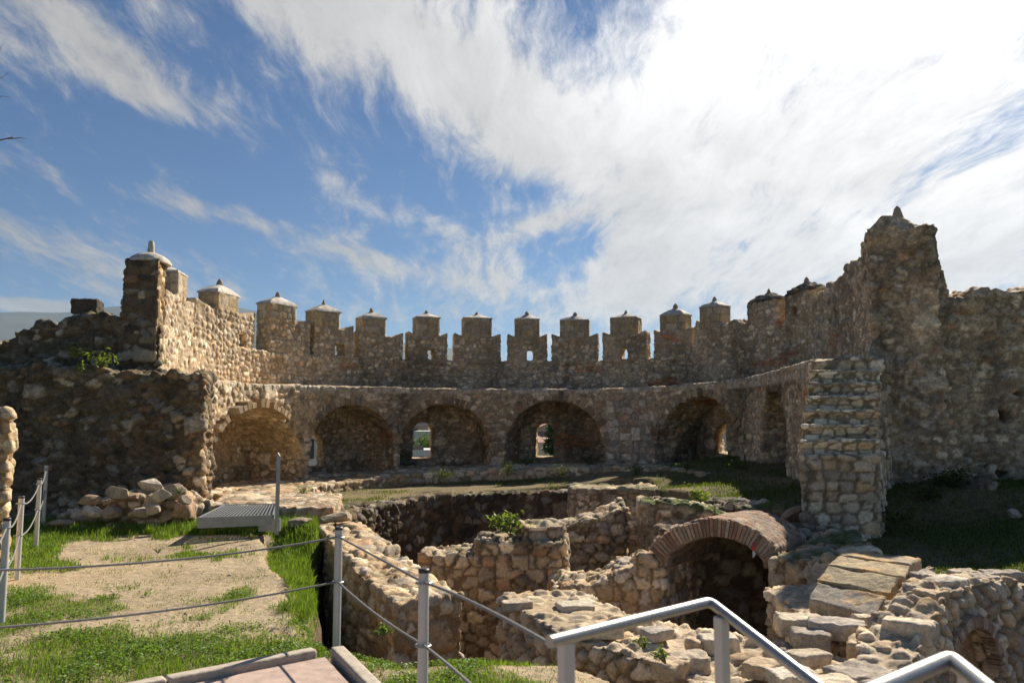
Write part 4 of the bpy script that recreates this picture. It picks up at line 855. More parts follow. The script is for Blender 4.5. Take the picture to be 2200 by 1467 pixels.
# ------------------------------------------------------------------ left side: ruined mass, end pillar, rubble
def build_left():
    root = empty('ruined_wall', (-9, 16.4, 0)); tag(root, 'massive two-tiered dark ruin wall filling the left side, shrub growing on its ledge', 'wall')
    d = 17.3; pxs = [-400, -150, -60, 0, 25, 62, 68, 85, 110, 140, 175, 215, 250, 300, 338]; pys = [760, 740, 730, 738, 712, 700, 690, 690, 702, 694, 672, 672, 684, 695, 705]
    fr = [(xat(p, d), d) for p in pxs]; up = MB().strip(fr, [(x - .35 if x < -8.6 else x - 1.1, 19.4) for x, _ in fr], -.5, [zat(b, d) for b in pys])
    f2 = [(xat(p, 16.0), 16.0) for p in (-500, -100, 40, 150, 300, 438)]; lo = MB().strip(f2, [(x if x < -7.2 else -7.2, 18.3) for x, _ in f2], -.6, [zat(b, 16.0) for b in (800, 785, 790, 792, 800, 806)])
    but = MB().strip([(-7.35, 15.7), (-6.35, 15.85)], [(-7.4, 16.4), (-6.4, 16.4)], -.5, [.7, .9])
    end = MB().strip([(-6.95, 16.0), (-6.22, 15.95)], [(-7.2, 18.0), (-6.75, 18.0)], -.6, 2.86)
    V, Fq, N = remeshed([up, lo, but, end], [], .038)
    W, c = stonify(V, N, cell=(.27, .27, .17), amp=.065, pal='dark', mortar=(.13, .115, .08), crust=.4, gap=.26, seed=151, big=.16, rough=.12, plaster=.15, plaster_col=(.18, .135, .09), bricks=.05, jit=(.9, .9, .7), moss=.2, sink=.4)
    e = sst(-6.75, -6.4, V[:, 0]) * sst(-.2, .3, N[:, 0] + .2); c = lerp(c, c * np.array([[1.45, 1.35, 1.2]]), e[:, None])  # sunlight on the right end put into the colour, lighter and warmer
    W, c = ragged(.15, 19, 2.0)(V, N, W, c)
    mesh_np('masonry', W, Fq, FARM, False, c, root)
    rock((xat(177, 17.7), 17.7, zat(662, 17.7)), (.54, .5, .36), .1, 77, 'dark', name='block', parent=root, rough=.25)
    # end pillar of the battlements
    root = empty('stone_pillar', (-8.25, 17.5, 3.4)); tag(root, 'tall dark square pillar with a white domed cap standing at the left end of the battlements', 'pillar')
    x0, x1, y0 = xat(246, 17.3), xat(328, 17.3), 17.25; t0, t1 = xat(256, 17.3), xat(329, 17.3); zt = zat(557, 17.3)
    P = [(x0, y0, 3.2), (x1, y0, 3.2), (x1 - .22, y0 + .85, 3.2), (x0, y0 + .85, 3.2), (t0, y0, zt), (t1, y0, zt), (t1 - .2, y0 + .8, zt), (t0, y0 + .8, zt)]
    V, Fq, N = remeshed([MB().hexa(P)], [], .035)
    W, c = stonify(V, N, cell=(.34, .34, .17), amp=.04, pal='dark', mortar=(.16, .13, .095), crust=.35, seed=161, plaster=.3, plaster_col=(.19, .15, .105), big=.15, rough=.03)
    s = sst(.3, .7, N[:, 0]); c = lerp(c, c * np.array([[1.9, 1.65, 1.3]]), s[:, None])  # right face painted lighter and warmer to stand for sun on it
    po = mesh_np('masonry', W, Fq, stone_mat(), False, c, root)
    cx, cy = (t0 + t1) / 2, y0 + .4; hw = (t1 - t0) / 2 + .02; cb = MB(); lv = [(1.0, 0), (1.0, .05), (.88, .12), (.66, .18), (.38, .225), (.15, .24)]
    Pv = [(cx + hw * s_ * math.copysign(abs(math.cos(a)) ** .6, math.cos(a)), cy + .44 * s_ * math.copysign(abs(math.sin(a)) ** .6, math.sin(a)), zt - .03 + zz) for s_, zz in lv for a in [2 * math.pi * (j + .5) / 16 for j in range(16)]]
    cb.add(Pv, [(a * 16 + b, a * 16 + (b + 1) % 16, a * 16 + 16 + (b + 1) % 16, a * 16 + 16 + b) for a in range(5) for b in range(16)] + [tuple(range(16))[::-1], tuple(range(80, 96))])
    co = cb.obj('cap', MATS['lime_plaster'], root, True); fb = MB(); zf = zt + .19; ft = zat(517, 17.6) - zf
    fb.lathe((cx, cy, zf), [(.085, 0), (.07, ft * .5), (.06, ft * .92), (.04, ft)], 10); recalc(fb.obj('finial', flat_mat('pale_finial', (.5, .46, .36), .9, 0, .25, 12, .4), co, True).data)
    # sunlit wall end at the left edge, near the fence
    o = stone_obj('ruined_wall', far=True, solids=[MB().strip([(-7.6, 9.2), (-5.78, 9.2)], [(-7.8, 10.5), (-6.7, 10.5)], -.3, 1.98)], voxel=.03, cell=(.22, .22, .16), amp=.06, pal='tan', mortar=(.36, .26, .15), crust=.1, seed=171, big=.2, rough=.1, post=ragged(.2, 3, 2))
    tag(o, 'golden sunlit broken wall end at the far left edge, beside the fence posts', 'wall')
    # low rubble pile of a collapsed wall
    o = stone_obj('rubble_pile', [MB().strip([(-8.2, 14.6), (-7.4, 14.3), (-6.6, 14.2), (-5.75, 14.3)], [(-8.3, 15.8), (-7.4, 15.8), (-6.6, 15.8), (-5.6, 15.3)], -.3, [.15, .45, .62, .35])], voxel=.032, cell=(.27, .27, .19), amp=.07, pal='grey', mortar=(.24, .19, .12), crust=.2, seed=181, big=.25, rough=.08, jit=(.95, .95, .8), moss=.3, post=ragged(.12, 3, 2))
    tag(o, 'low heap of grey and brown fieldstones in front of the dark ruin wall', 'rubble')
build_left()
def build_terraces():
    i0, i1 = 6, 133
    P = IN[i0:i1]; Nn = INN[i0:i1]
    pxs, _ = proj(np.c_[P, np.full(len(P), .4)]); fz = np.array([floor_z(v) for v in pxs])
    o = stone_obj('terrace', [MB().strip(P - Nn * 1.8, P + Nn * .25, -.8, list(fz))], voxel=.045, cell=(.34, .34, .17), amp=.05, pal='tan', mortar=(.34, .28, .19), crust=.3, seed=191, jit=(.8, .8, .3), moss=.25, big=.1)
    tag(o, 'stone-edged bench terrace running along the foot of the arched niches', 'terrace')
    o = stone_obj('terrace', [MB().strip([(-5.7, 15.0), (-4.6, 14.7), (-3.35, 15.2)], [(-6.2, 18.0), (-5.2, 18.4), (-3.7, 17.6)], -.5, [.33, .33, .3])], voxel=.035, cell=(.24, .24, .14), amp=.03, pal='grey', mortar=(.34, .27, .18), crust=.15, seed=193, jit=(.8, .8, .3), big=.1, post=ragged(.04, 5, 2))
    tag(o, 'low sunlit stone platform between the metal bridge and the first arch', 'terrace')
    for i, (px, py, d, s, lab) in enumerate([(640, 1122, 13.9, (.5, .35, .22), 'rounded grey rock at the foot of the metal post by the bridge'), (725, 1112, 14.6, (.75, .4, .22), 'long flat grey block left of the start of the pit wall'), (1150, 1165, 12.75, (.36, .3, .28), 'pinkish boulder sitting on the stepped wall beside the leafy plant'), (1712, 1118, 13.2, (.6, .3, .5), 'stone slab leaning in the dark hollow beside the stair pier'), (1640, 1085, 14.0, (.5, .4, .2), 'smooth greenish stone on the mossy ground left of the stair pier'), (1782, 1200, 9.9, (.24, .2, .2), 'round whitish stone perched behind the tilted slabs'), (2180, 1104, 12.5, (.2, .2, .16), 'small white stone lying on the shaded grass at the right')]):
        p = at(px, py, d); o = boulder((p[0], p[1], p[2]), s, random.uniform(0, 1), 700 + i, 'grey' if i < 5 else 'white', tint=.9, rx=.6 if i == 3 else 0); tag(o, lab, 'stone')
    B = [(250, 1062, 14.1, (.5, .35, .34)), (325, 1043, 14.6, (.55, .4, .35)), (372, 1052, 14.4, (.5, .42, .4)), (345, 1065, 14.0, (.35, .3, .3)), (190, 1075, 14.0, (.5, .3, .22)), (200, 1098, 13.9, (.42, .3, .28)), (240, 1100, 13.9, (.4, .3, .28)), (300, 1100, 13.9, (.5, .3, .26)), (285, 1068, 14.2, (.5, .35, .22)), (135, 1122, 13.7, (.45, .25, .14)), (395, 1075, 14.0, (.3, .25, .2)), (330, 1095, 13.9, (.3, .3, .25))]
    L = ['brown angular boulder on top of the stone heap', 'largest rounded grey boulder crowning the stone heap', 'dark rounded boulder at the right end of the heap', 'grey boulder wedged under the two crowning boulders', 'flat pale stone at the left top of the heap', 'egg-shaped brown stone low in the left of the heap', 'round brown stone low in the middle of the heap', 'wide grey stone low in the right of the heap', 'bluish grey flattened stone in the middle top of the heap', 'flat long stone lying in the grass left of the heap', 'small tan stone at the right foot of the heap', 'squat grey stone beside the wide grey one in the heap']
    for i, (px, py, d, s) in enumerate(B):
        p = at(px, py, d); tag(boulder(tuple(p), tuple(v * .84 for v in s), random.uniform(-.4, .4), 800 + i, 'grey', tint=.9), L[i], 'stone', 'boulders of the collapsed wall')
build_terraces()
def build_rubble():
    protos = [boulder((0, 0, 0), (.2, .16, .12), 0, 900 + i, 'grey') for i in range(5)]
    for i in range(46):
        if i < 26: p = np.array((random.uniform(-8.2, -5.9), random.uniform(13.75, 14.3), 0)); p[2] = float(ground_z(p[:1], p[1:2])[0]) + random.uniform(0, .10)
        elif i < 38: p = np.array((random.uniform(3.3, 5.0), random.uniform(12.2, 14.9), 0)); p[2] = .46 if p[1] > 13.4 else .30; p[0] = max(p[0], 3.7)
        else: p = np.array((random.uniform(2.3, 3.4), random.uniform(13.2, 14.2), .5))
        o = bpy.data.objects.new('fieldstone', protos[i % 5].data); COL.objects.link(o); o.location = p; s = random.uniform(.5, 1.3); o.scale = (s, s, s); o.rotation_euler = (random.uniform(-.4, .4), random.uniform(-.4, .4), random.uniform(0, 6))
        w = 'at the foot of the boulder heap' if i < 26 else ('on the mossy ground beside the stair pier' if i < 38 else 'on the mossy wall block'); tag(o, 'small loose fieldstone lying ' + w, 'stone', 'loose stones ' + w)
    for q in protos: bpy.data.objects.remove(q)
build_rubble()
# ------------------------------------------------------------------ rope fence, handrails, kerbs, metal bridge
alu = flat_mat('painted_aluminium', (.50, .51, .50), .42, .15, .05, 30, .03)
alu2 = flat_mat('brushed_rail', (.38, .38, .36), .42, .6, .16, 40, .03)
blackp = flat_mat('black_plastic', (.03, .03, .035), .5)
ropem = flat_mat('grey_rope', (.20, .20, .19), .8, 0, .3, 90, .3)
galv = flat_mat('galvanised_steel', (.30, .32, .33), .45, .7, .15, 9, .1)
def build_fence():
    Ps = [(-1.51, 7.07, .0, 'white metal fence post at the corner of the kerbs, left of centre'), (-.555, 5.13, .0, 'nearest and tallest white metal fence post, in front of the pit'),
          (-4.80, 7.70, .0, 'leftmost and nearest white fence post at the left edge'), (-5.98, 9.85, .0, 'second white fence post from the left edge, in the grass'),
          (-7.18, 12.25, .04, 'third white fence post from the left, slimmer and further off'), (-8.1, 14.0, .16, 'farthest grey fence post, standing against the dark ruin wall')]
    for x, y, z, lab in Ps:
        r = empty('fence_post', (x, y, z)); tag(r, lab, 'post', 'posts of the rope fence')
        mb = MB(); mb.lathe((x, y, z - .12), [(.033, 0), (.033, 1.09)], 18); mb.obj('shaft', alu, r, True)
        mb = MB(); mb.lathe((x, y, z + .97), [(.035, 0), (.035, .02), (.028, .027)], 18); mb.obj('cap', blackp, r, True)
        for h in (.91, .53):
            mb = MB(); pts = [(x + .048 * math.cos(a), y - .012 + .048 * math.sin(a), z + h) for a in [2 * math.pi * k / 10 for k in range(11)]]; mb.tube(pts, .006, 6, False); mb.obj('eyelet', galv, r, True)
    def rope(a, b, sag, lab, r=.0085):
        a, b = np.array(a), np.array(b); t = np.linspace(0, 1, 26)[:, None]; P = a + (b - a) * t; P[:, 2] -= sag * 4 * (t * (1 - t))[:, 0]
        mb = MB(); mb.tube(P, r, 8); o = mb.obj('rope', ropem, None, True); tag(o, lab, 'rope', 'ropes of the fence')
    N_ = (-3.62, 5.40); C = (-1.51, 7.07); D = (-.555, 5.13); E = (.16, 2.75); A = (-4.8, 7.7); B = (-5.98, 9.85); G = (-7.18, 12.25); H = (-8.1, 14.0)
    def at2(p, h, z=0): return (p[0], p[1], z + h)
    rope(at2(N_, .93), at2(C, .91), .06, 'upper rope crossing the sandy lawn to the post at the kerb corner')
    rope(at2(N_, .55), at2(C, .53), .05, 'lower rope crossing the sandy lawn to the post at the kerb corner')
    rope(at2(C, .91), at2(D, .91), .0, 'upper rope between the kerb corner post and the nearest post')
    rope(at2(C, .53), at2(D, .53), .03, 'lower rope between the kerb corner post and the nearest post')
    rope(at2(D, .91), (.17, 2.82, 1.14), -.02, 'upper rope from the nearest post to the end of the handrail')
    rope(at2(D, .53), (.17, 2.82, .74), -.02, 'lower rope from the nearest post towards the handrail')
    for p, q, nm, zz in ((N_, A, 'leftmost', (0, 0)), (A, B, 'first and second left', (0, 0)), (B, G, 'second and third left', (0, .04)), (G, H, 'third left and farthest', (.04, .16))):
        for h, w in ((.91, 'upper'), (.53, 'lower')):
            rope(at2(p, h, zz[0]), at2(q, h, zz[1]), .10, (w + ' sagging rope between the ' + nm + ' fence posts') if nm != 'leftmost' else w + ' rope running from the leftmost post out of the frame')
build_fence()
def build_rails():
    def rail(lab, pts, posts, r=.0198):
        root = empty('handrail', (pts[0][0], pts[0][1], 0)); tag(root, lab, 'handrail', 'metal handrails')
        P = [Vector([float(v) for v in p]) for p in pts]; Q = []
        for i, p in enumerate(P):
            if 0 < i < len(P) - 1:
                a = (P[i - 1] - p).normalized(); b = (P[i + 1] - p).normalized()
                for t in np.linspace(0, 1, 6): Q.append((p + a * .035) * (1 - t) ** 2 + p * 2 * t * (1 - t) + (p + b * .035) * t * t)
            else: Q.append(p)
        mb = MB(); mb.tube(Q, r, 20); mb.obj('rail', alu2, root, True)
        for x, y, z0, z1 in posts:
            mb = MB(); mb.box((x, y, (z0 + z1) / 2), (.045, .045, z1 - z0), .5, .004); mb.obj('post', alu, root)
    A = at(1180, 1378, 2.62); B = at(1525, 1292, 3.25); Cc = at(1750, 1467, 2.75); D = Cc + (Cc - B) * 2.2
    p1 = at(1216, 1369, 2.70); p2 = at(1549, 1312, 3.17)
    rail('long brushed metal handrail with a bend, in the foreground right of centre', [A, B, D], [(p1[0], p1[1], -.1, p1[2] - .01), (p2[0], p2[1], -.6, p2[2] - .02), (D[0] - .02, D[1], -1.0, D[2])])
    A = at(1700, 1560, 1.62); B = at(2042, 1414, 2.05); Cc = at(2120, 1478, 1.85); D = Cc + (Cc - B) * 3
    rail('second metal handrail, only its bent top showing in the bottom right corner', [A, B, D], [(B[0] + .025, B[1] - .04, -.6, B[2] - .03)], .0205)
build_rails()
def build_path():
    con = flat_mat('kerb_concrete', (.44, .38, .30), .9, 0, .25, 14, .5)
    pav = flat_mat('pink_paving', (.44, .325, .265), .9, 0, .25, 9, .5)
    P = [(-1.5, 6.62), (-7.0, 2.2), (-7.0, -4), (3.9, -4), (2.0, -.3)]
    top = [(x, y, .03) for x, y in P]; bot = [(x, y, -.15) for x, y in P]; n = 5
    mb = MB(); mb.add(top + bot, [tuple(range(n)), tuple(range(n, 2 * n))[::-1]] + [(i, i + n, (i + 1) % n + n, (i + 1) % n) for i in range(n)])
    o = mb.obj('path', pav); recalc(o.data); tag(o, kind='structure')
    def kerb(a, b, L, lab):
        a, b = np.array(a), np.array(b); d = (b - a) / np.hypot(*(b - a)); tot = np.hypot(*(b - a)); k = int(tot / L) + 1
        for i in range(k):
            s0 = i * L; s1 = min(tot, s0 + L) - .008
            if s1 - s0 < .1: continue
            c = a + d * (s0 + s1) / 2; mb = MB(); mb.box((c[0], c[1], -.02 + random.uniform(-.003, .003)), (s1 - s0, .115, .22), math.atan2(d[1], d[0]), .012)
            V, Fq, N = remeshed([mb], [], .012) if i < 2 else (None, None, None)
            if V is None: o = mb.obj('kerbstone', con)
            else: o = mesh_np('kerbstone', V + N * (.006 * (fbm(V * 14, 4, i) - .5))[:, None], Fq, con, True)
            tag(o, lab[min(i, len(lab) - 1)], 'kerb', 'kerbstones edging the pink path')
    kerb((-1.60, 6.66), (-7.0, 2.32), 1.15, ['first concrete kerbstone left of the corner by the fence post', 'second concrete kerbstone left of the corner, half out of frame', 'further kerbstone on the left side of the pink path'])
    kerb((-1.43, 6.72), (2.1, -.3), 1.3, ['concrete kerbstone right of the corner, slanting down out of the frame', 'further kerbstone on the right side of the pink path'])
build_path()
def build_bridge():
    root = empty('metal_bridge', (-4.7, 14.0, .1)); tag(root, 'grey steel grating footbridge resting on the grass before the first arch', 'footbridge')
    a, b, c, d = at(428, 1105, 12.95), at(585, 1100, 13.3), at(592, 1077, 15.0), at(484, 1079, 14.9)
    z = .36
    a, b, c, d = [np.array((p[0], p[1], z)) for p in (a, b, c, d)]
    mb = MB(); n = 19
    for k in range(n + 1):
        t = k / n; p = a + (b - a) * t; q = d + (c - d) * t; h = np.array((0, 0, .03)); w = np.array((.010, 0, 0)); mb.hexa([p - w - h, p + w - h, q + w - h, q - w - h, p - w, p + w, q + w, q - w])
    for k in range(1, 12):
        t = k / 12; p = a + (d - a) * t; q = b + (c - b) * t; w = np.array((0, .005, 0)); h = np.array((0, 0, .014)); g = np.array((0, 0, .004)); mb.hexa([p - w - h, q - w - h, q + w - h, p + w - h, p - w - g, q - w - g, q + w - g, p + w - g])
    mb.obj('grating', galv, root)
    for p, q in ((a, b), (b, c), (c, d), (d, a)):
        e = (q - p) / np.linalg.norm(q - p); w = np.array((-e[1], e[0], 0)) * -.03; u = np.array((0, 0, .008)); dn = np.array((0, 0, -.16)); mb = MB()
        mb.hexa([p + dn, q + dn, q + dn + w, p + dn + w, p + u, q + u, q + u + w, p + u + w]); recalc(mb.obj('edge_beam', galv, root).data)
    x, y = at(597, 1040, 13.3)[:2]; zt = zat(978, 13.3); mb = MB(); mb.box((x, y, (zt - .06) / 2 + .05), (.065, .05, zt - .06), .3)
    mb.add([(x - .03, y - .02, zt - .02), (x + .03, y - .02, zt - .02), (x + .03, y + .02, zt - .02), (x - .03, y + .02, zt - .02), (x - .01, y - .02, zt + .05), (x - .01, y + .02, zt + .05)], [(0, 1, 4), (2, 3, 5), (1, 2, 5, 4), (3, 0, 4, 5), (3, 2, 1, 0)])
    recalc(mb.obj('upright', galv, root).data)
    mb = MB(); mb.box((x - .12, y + .02, .20), (.34, .1, .2), .05); recalc(mb.obj('bracket', galv, root).data)
build_bridge()

# ------------------------------------------------------------------ turf and plants
def leaf_mat(name, trans=.45):
    if name in MATS: return MATS[name]
    m = bpy.data.materials.new(name); m.use_nodes = True; nt = m.node_tree; N = nt.nodes; L = nt.links; b = N['Principled BSDF']; out = N['Material Output']
    a = N.new('ShaderNodeAttribute'); a.attribute_name = 'Col'; L.new(a.outputs['Color'], b.inputs['Base Color']); b.inputs['Roughness'].default_value = .55; b.inputs['Specular IOR Level'].default_value = .3
    t = N.new('ShaderNodeBsdfTranslucent'); sc_ = N.new('ShaderNodeVectorMath'); sc_.operation = 'MULTIPLY'; L.new(a.outputs['Color'], sc_.inputs[0]); sc_.inputs[1].default_value = (1.5, 1.5, .6); L.new(sc_.outputs[0], t.inputs[0])
    mx = N.new('ShaderNodeMixShader'); mx.inputs[0].default_value = trans; L.new(b.outputs[0], mx.inputs[1]); L.new(t.outputs[0], mx.inputs[2]); L.new(mx.outputs[0], out.inputs[0]); MATS[name] = m; return m
def blades(x, y, z, h, w, col, lean=.35):
    n = len(x); a = rng.uniform(0, 2 * np.pi, n); la = rng.uniform(0, 2 * np.pi, n); ll = rng.uniform(.05, 1, n) * lean
    dx, dy = np.cos(a) * w, np.sin(a) * w; lx, ly = np.cos(la) * ll * h, np.sin(la) * ll * h
    V = np.empty((n, 5, 3)); V[:, 0] = np.stack([x - dx, y - dy, z], 1); V[:, 1] = np.stack([x + dx, y + dy, z], 1)
    V[:, 2] = np.stack([x + dx * .8 + lx * .35, y + dy * .8 + ly * .35, z + h * .55], 1); V[:, 3] = np.stack([x - dx * .8 + lx * .35, y - dy * .8 + ly * .35, z + h * .55], 1)
    V[:, 4] = np.stack([x + lx, y + ly, z + h * (1 - ll * .35)], 1)
    b = (np.arange(n) * 5)[:, None]; T = np.concatenate([b + [0, 1, 2], b + [0, 2, 3], b + [3, 2, 4]]); C = np.repeat(col, 5, 0)
    return V.reshape(-1, 3), T, C
def leafquads(P, size, col, flat=.5):
    n = len(P); d = rng.normal(size=(n, 3)); d[:, 2] *= (1 - flat); d /= np.linalg.norm(d, axis=1)[:, None]
    u = rng.normal(size=(n, 3)); u[:, 2] *= (1 - flat); u = u - d * (u * d).sum(1)[:, None]; u /= np.linalg.norm(u, axis=1)[:, None]
    s = size * rng.uniform(.6, 1.25, n)[:, None]; V = np.stack([P - d * s, P + u * s * .5 - d * s * .1, P + d * s, P - u * s * .5 - d * s * .1], 1)
    V[:, [1, 3], 2] += (s * .15)
    b = (np.arange(n) * 4)[:, None]; T = np.concatenate([b + [0, 1, 2], b + [0, 2, 3]]); return V.reshape(-1, 3), T, np.repeat(col, 4, 0)
def greens(n, base=(.13, .22, .035), v=.55):
    k = rng.uniform(1 - v, 1 + v, n)[:, None]; t = rng.random(n)[:, None]; return (np.array([base]) * (1 - t * .35) + np.array([[.20, .22, .05]]) * t * .35) * k
def build_grass():
    VV, TT, CC = [], [], []; off = 0
    def put(r):
        nonlocal off
        V, T, C = r; VV.append(V); TT.append(T + off); CC.append(C); off += len(V)
    def scatter(n, x0, x1, y0, y1, f):
        x = rng.uniform(x0, x1, n); y = rng.uniform(y0, y1, n); z = ground_z(x, y); m = f(x, y, z) * (z > -.5) * (poly_sd(x, y, PAVE) > .12); k = rng.random(n) < m; return x[k], y[k], z[k]
    near = lambda x, y, z: grass_mask(x, y, z) * (y < 15)
    x, y, z = scatter(230000, -7.5, 1.3, 4.9, 10.5, near); px, py = proj(np.stack([x, y, z], 1))
    tall = sst(590, 620, px) * sst(720, 690, px) * sst(1120, 1140, py) * sst(1345, 1320, py)
    cl = fbm(np.stack([x, y, z], 1) * 2.2, 3, 401)
    h = (.015 + .06 * rng.random(len(x)) ** 1.8) * (.4 + 1.2 * cl) + tall * rng.uniform(.04, .15, len(x)); put(blades(x, y, z - .005, h, .0022 + .002 * rng.random(len(x)), greens(len(x)), .6))
    k = rng.random(len(x)) < 1.1 * (1 - tall) * sst(.42, .6, fbm(np.stack([x, y, z], 1) * 1.9 + 9, 3, 403)); P = np.stack([x[k], y[k], z[k] + rng.uniform(.008, .05, k.sum())], 1); put(leafquads(P, .014, greens(k.sum(), (.13, .23, .04)), .6))
    x, y, z = scatter(120000, -9, 0, 10.5, 15.0, near); px, py = proj(np.stack([x, y, z], 1)); st = sst(1165, 1140, py)
    tall = np.maximum(st, sst(590, 620, px)); h = (.03 + .06 * rng.random(len(x))) + tall * rng.uniform(.0, .17, len(x)); put(blades(x, y, z - .005, h, .004 + .003 * rng.random(len(x)), greens(len(x)), .55))
    x, y, z = scatter(90000, 2.8, 10, 8.6, 15.5, lambda x, y, z: grass_mask(x, y, z)); put(blades(x, y, z - .005, .02 + .05 * rng.random(len(x)), .005 + .003 * rng.random(len(x)), greens(len(x), (.07, .11, .025)), .8))
    x, y, z = scatter(60000, -6, 6.5, 15.0, 26.0, lambda x, y, z: grass_mask(x, y, z) * .7); put(blades(x, y, z - .005, .03 + .07 * rng.random(len(x)), .006 + .004 * rng.random(len(x)), greens(len(x), (.08, .12, .03)), .8))
    # sparse dry tufts on the sand
    x, y, z = scatter(60000, -8, 1.5, 5, 13, lambda x, y, z: .8 * (1 - grass_mask(x, y, z)) * sst(.5, .72, fbm(np.stack([x, y, z], 1) * 2.8 + 2, 4, 409))); put(blades(x, y, z - .003, .012 + .03 * rng.random(len(x)), .003 + 0 * x, greens(len(x), (.15, .19, .06)), .9))
    o = mesh_np('grass', np.concatenate(VV), np.concatenate(TT), leaf_mat('grass_blades', .4), False, np.concatenate(CC)); tag(o, 'short bright green grass and clover over the sandy fortress ground', 'grass', kind='stuff')
    # pebbles strewn on the bare soil
    n = 2600; x = rng.uniform(-8, 1.4, n); y = rng.uniform(5, 13.5, n); z = ground_z(x, y); k = (grass_mask(x, y, z) < .5) & (z > -.45) & (poly_sd(x, y, PAVE) > .15); x, y, z = x[k], y[k], z[k]; n = len(x)
    s = rng.uniform(.004, .014, n) * (1 + (rng.random(n) < .04) * 1.5); D = np.array([(1, 0, 0), (-1, 0, 0), (0, 1, 0), (0, -1, 0), (0, 0, .7), (0, 0, -.7)])
    V = (np.stack([x, y, z], 1)[:, None] + D[None] * s[:, None, None] * rng.uniform(.6, 1.3, (n, 6, 1))).reshape(-1, 3); T = np.array([(0, 2, 4), (2, 1, 4), (1, 3, 4), (3, 0, 4), (2, 0, 5), (1, 2, 5), (3, 1, 5), (0, 3, 5)]); T = ((np.arange(n) * 6)[:, None, None] + T[None]).reshape(-1, 3)
    o = mesh_np('gravel', V, T, stone_mat(), False, np.repeat(pick('tan', rng.random(n)), 6, 0)); tag(o, 'small pebbles strewn over the bare sandy soil', 'gravel', kind='stuff')
build_grass()
def shrub(label, base, rad, n, leaf, col, stems=9, cat='plant', name='shrub', flat=.3, squash=.7, trans=.4):
    root = empty(name, base); tag(root, label, cat); b = np.array(base, float); mb = MB(); P = []
    for s in range(stems):
        a = random.uniform(0, 6.28); e = random.uniform(.15, 1.0); end = b + np.array((math.cos(a) * rad * e, math.sin(a) * rad * e * .7, rad * squash * random.uniform(.6, 1.25) * (1.25 - e * .6)))
        mid = b * .5 + end * .5 + np.array((0, 0, rad * .12)); mb.tube([b, mid, end], [.006, .005, .002], 5)
        k = max(n // stems, 3); t = rng.uniform(.25, 1.05, k)[:, None]; q = (1 - t) ** 2 * b + 2 * t * (1 - t) * mid + t * t * end; P.append(q + rng.normal(size=(k, 3)) * rad * .10)
    mb.obj('stem', flat_mat('green_stem', (.12, .13, .05), .8), root)
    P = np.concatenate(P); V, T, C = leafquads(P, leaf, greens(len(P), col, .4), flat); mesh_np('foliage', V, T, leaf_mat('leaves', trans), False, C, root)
def build_plants():
    for px, py, d, r, n, lf, col, lab in [(160, 770, 15.9, .30, 90, .045, (.14, .19, .045), 'sunlit climbing plant at the left of the ledge on the dark ruin'), (215, 790, 15.9, .42, 150, .045, (.12, .17, .04), 'broad leafy plant rooted in the middle of the ruin ledge'), (172, 800, 15.85, .22, 60, .045, (.12, .17, .04), 'small drooping leafy sprig below the ledge plants'),
            (350, 782, 18.3, .12, 30, .03, (.12, .2, .04), 'tiny green weed on the pale upper wall beside the end pillar'), (360, 1010, 15.8, .3, 80, .02, (.16, .17, .08), 'dry trailing weed on the lower part of the dark ruin'), (385, 1060, 13.9, .16, 60, .02, (.12, .17, .04), 'weed growing between the two crowning boulders'),
            (1095, 1150, 12.9, .42, 230, .05, (.15, .22, .06), 'bushy green plant with pale leaves on the stepped pit wall'), (650, 1068, 17.6, .32, 170, .022, (.20, .22, .12), 'greyish weed beside the post, below the first pier'), (1505, 1080, 13.6, .26, 110, .045, (.17, .24, .05), 'bright leafy plant on the mossy ground behind the brick arch'),
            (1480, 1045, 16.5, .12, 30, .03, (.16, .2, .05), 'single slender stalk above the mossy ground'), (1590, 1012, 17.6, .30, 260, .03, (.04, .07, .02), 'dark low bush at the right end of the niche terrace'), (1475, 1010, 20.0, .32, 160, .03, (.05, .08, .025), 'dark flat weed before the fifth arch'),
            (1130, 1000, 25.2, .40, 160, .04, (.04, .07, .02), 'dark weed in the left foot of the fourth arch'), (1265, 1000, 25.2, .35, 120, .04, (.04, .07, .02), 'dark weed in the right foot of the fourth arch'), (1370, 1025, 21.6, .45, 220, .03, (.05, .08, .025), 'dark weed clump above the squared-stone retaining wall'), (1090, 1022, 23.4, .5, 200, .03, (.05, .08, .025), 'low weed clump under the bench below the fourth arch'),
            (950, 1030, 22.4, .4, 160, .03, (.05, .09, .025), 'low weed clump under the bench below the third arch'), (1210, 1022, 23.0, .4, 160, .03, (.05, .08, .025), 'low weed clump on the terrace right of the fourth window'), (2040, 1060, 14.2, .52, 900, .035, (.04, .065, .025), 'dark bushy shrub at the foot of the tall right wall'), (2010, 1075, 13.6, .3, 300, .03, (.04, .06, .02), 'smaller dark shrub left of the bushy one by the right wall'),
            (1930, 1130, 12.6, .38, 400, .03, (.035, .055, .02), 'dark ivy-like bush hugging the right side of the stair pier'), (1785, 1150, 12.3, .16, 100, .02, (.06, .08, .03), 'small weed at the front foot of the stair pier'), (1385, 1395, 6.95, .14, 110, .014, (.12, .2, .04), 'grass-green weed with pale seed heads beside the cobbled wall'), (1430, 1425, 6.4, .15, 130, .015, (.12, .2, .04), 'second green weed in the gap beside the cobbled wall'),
            (340, 1188, 11.5, .10, 40, .015, (.10, .12, .05), 'small dark sprig on the bare sand'), (540, 1160, 12.5, .14, 60, .018, (.12, .14, .05), 'thin dry sprigs at the edge of the sandy plateau'), (825, 1365, 7.1, .12, 80, .018, (.12, .22, .04), 'bright weed at the lip of the bank over the pit')]:
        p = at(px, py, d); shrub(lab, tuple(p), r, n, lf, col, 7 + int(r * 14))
build_plants()
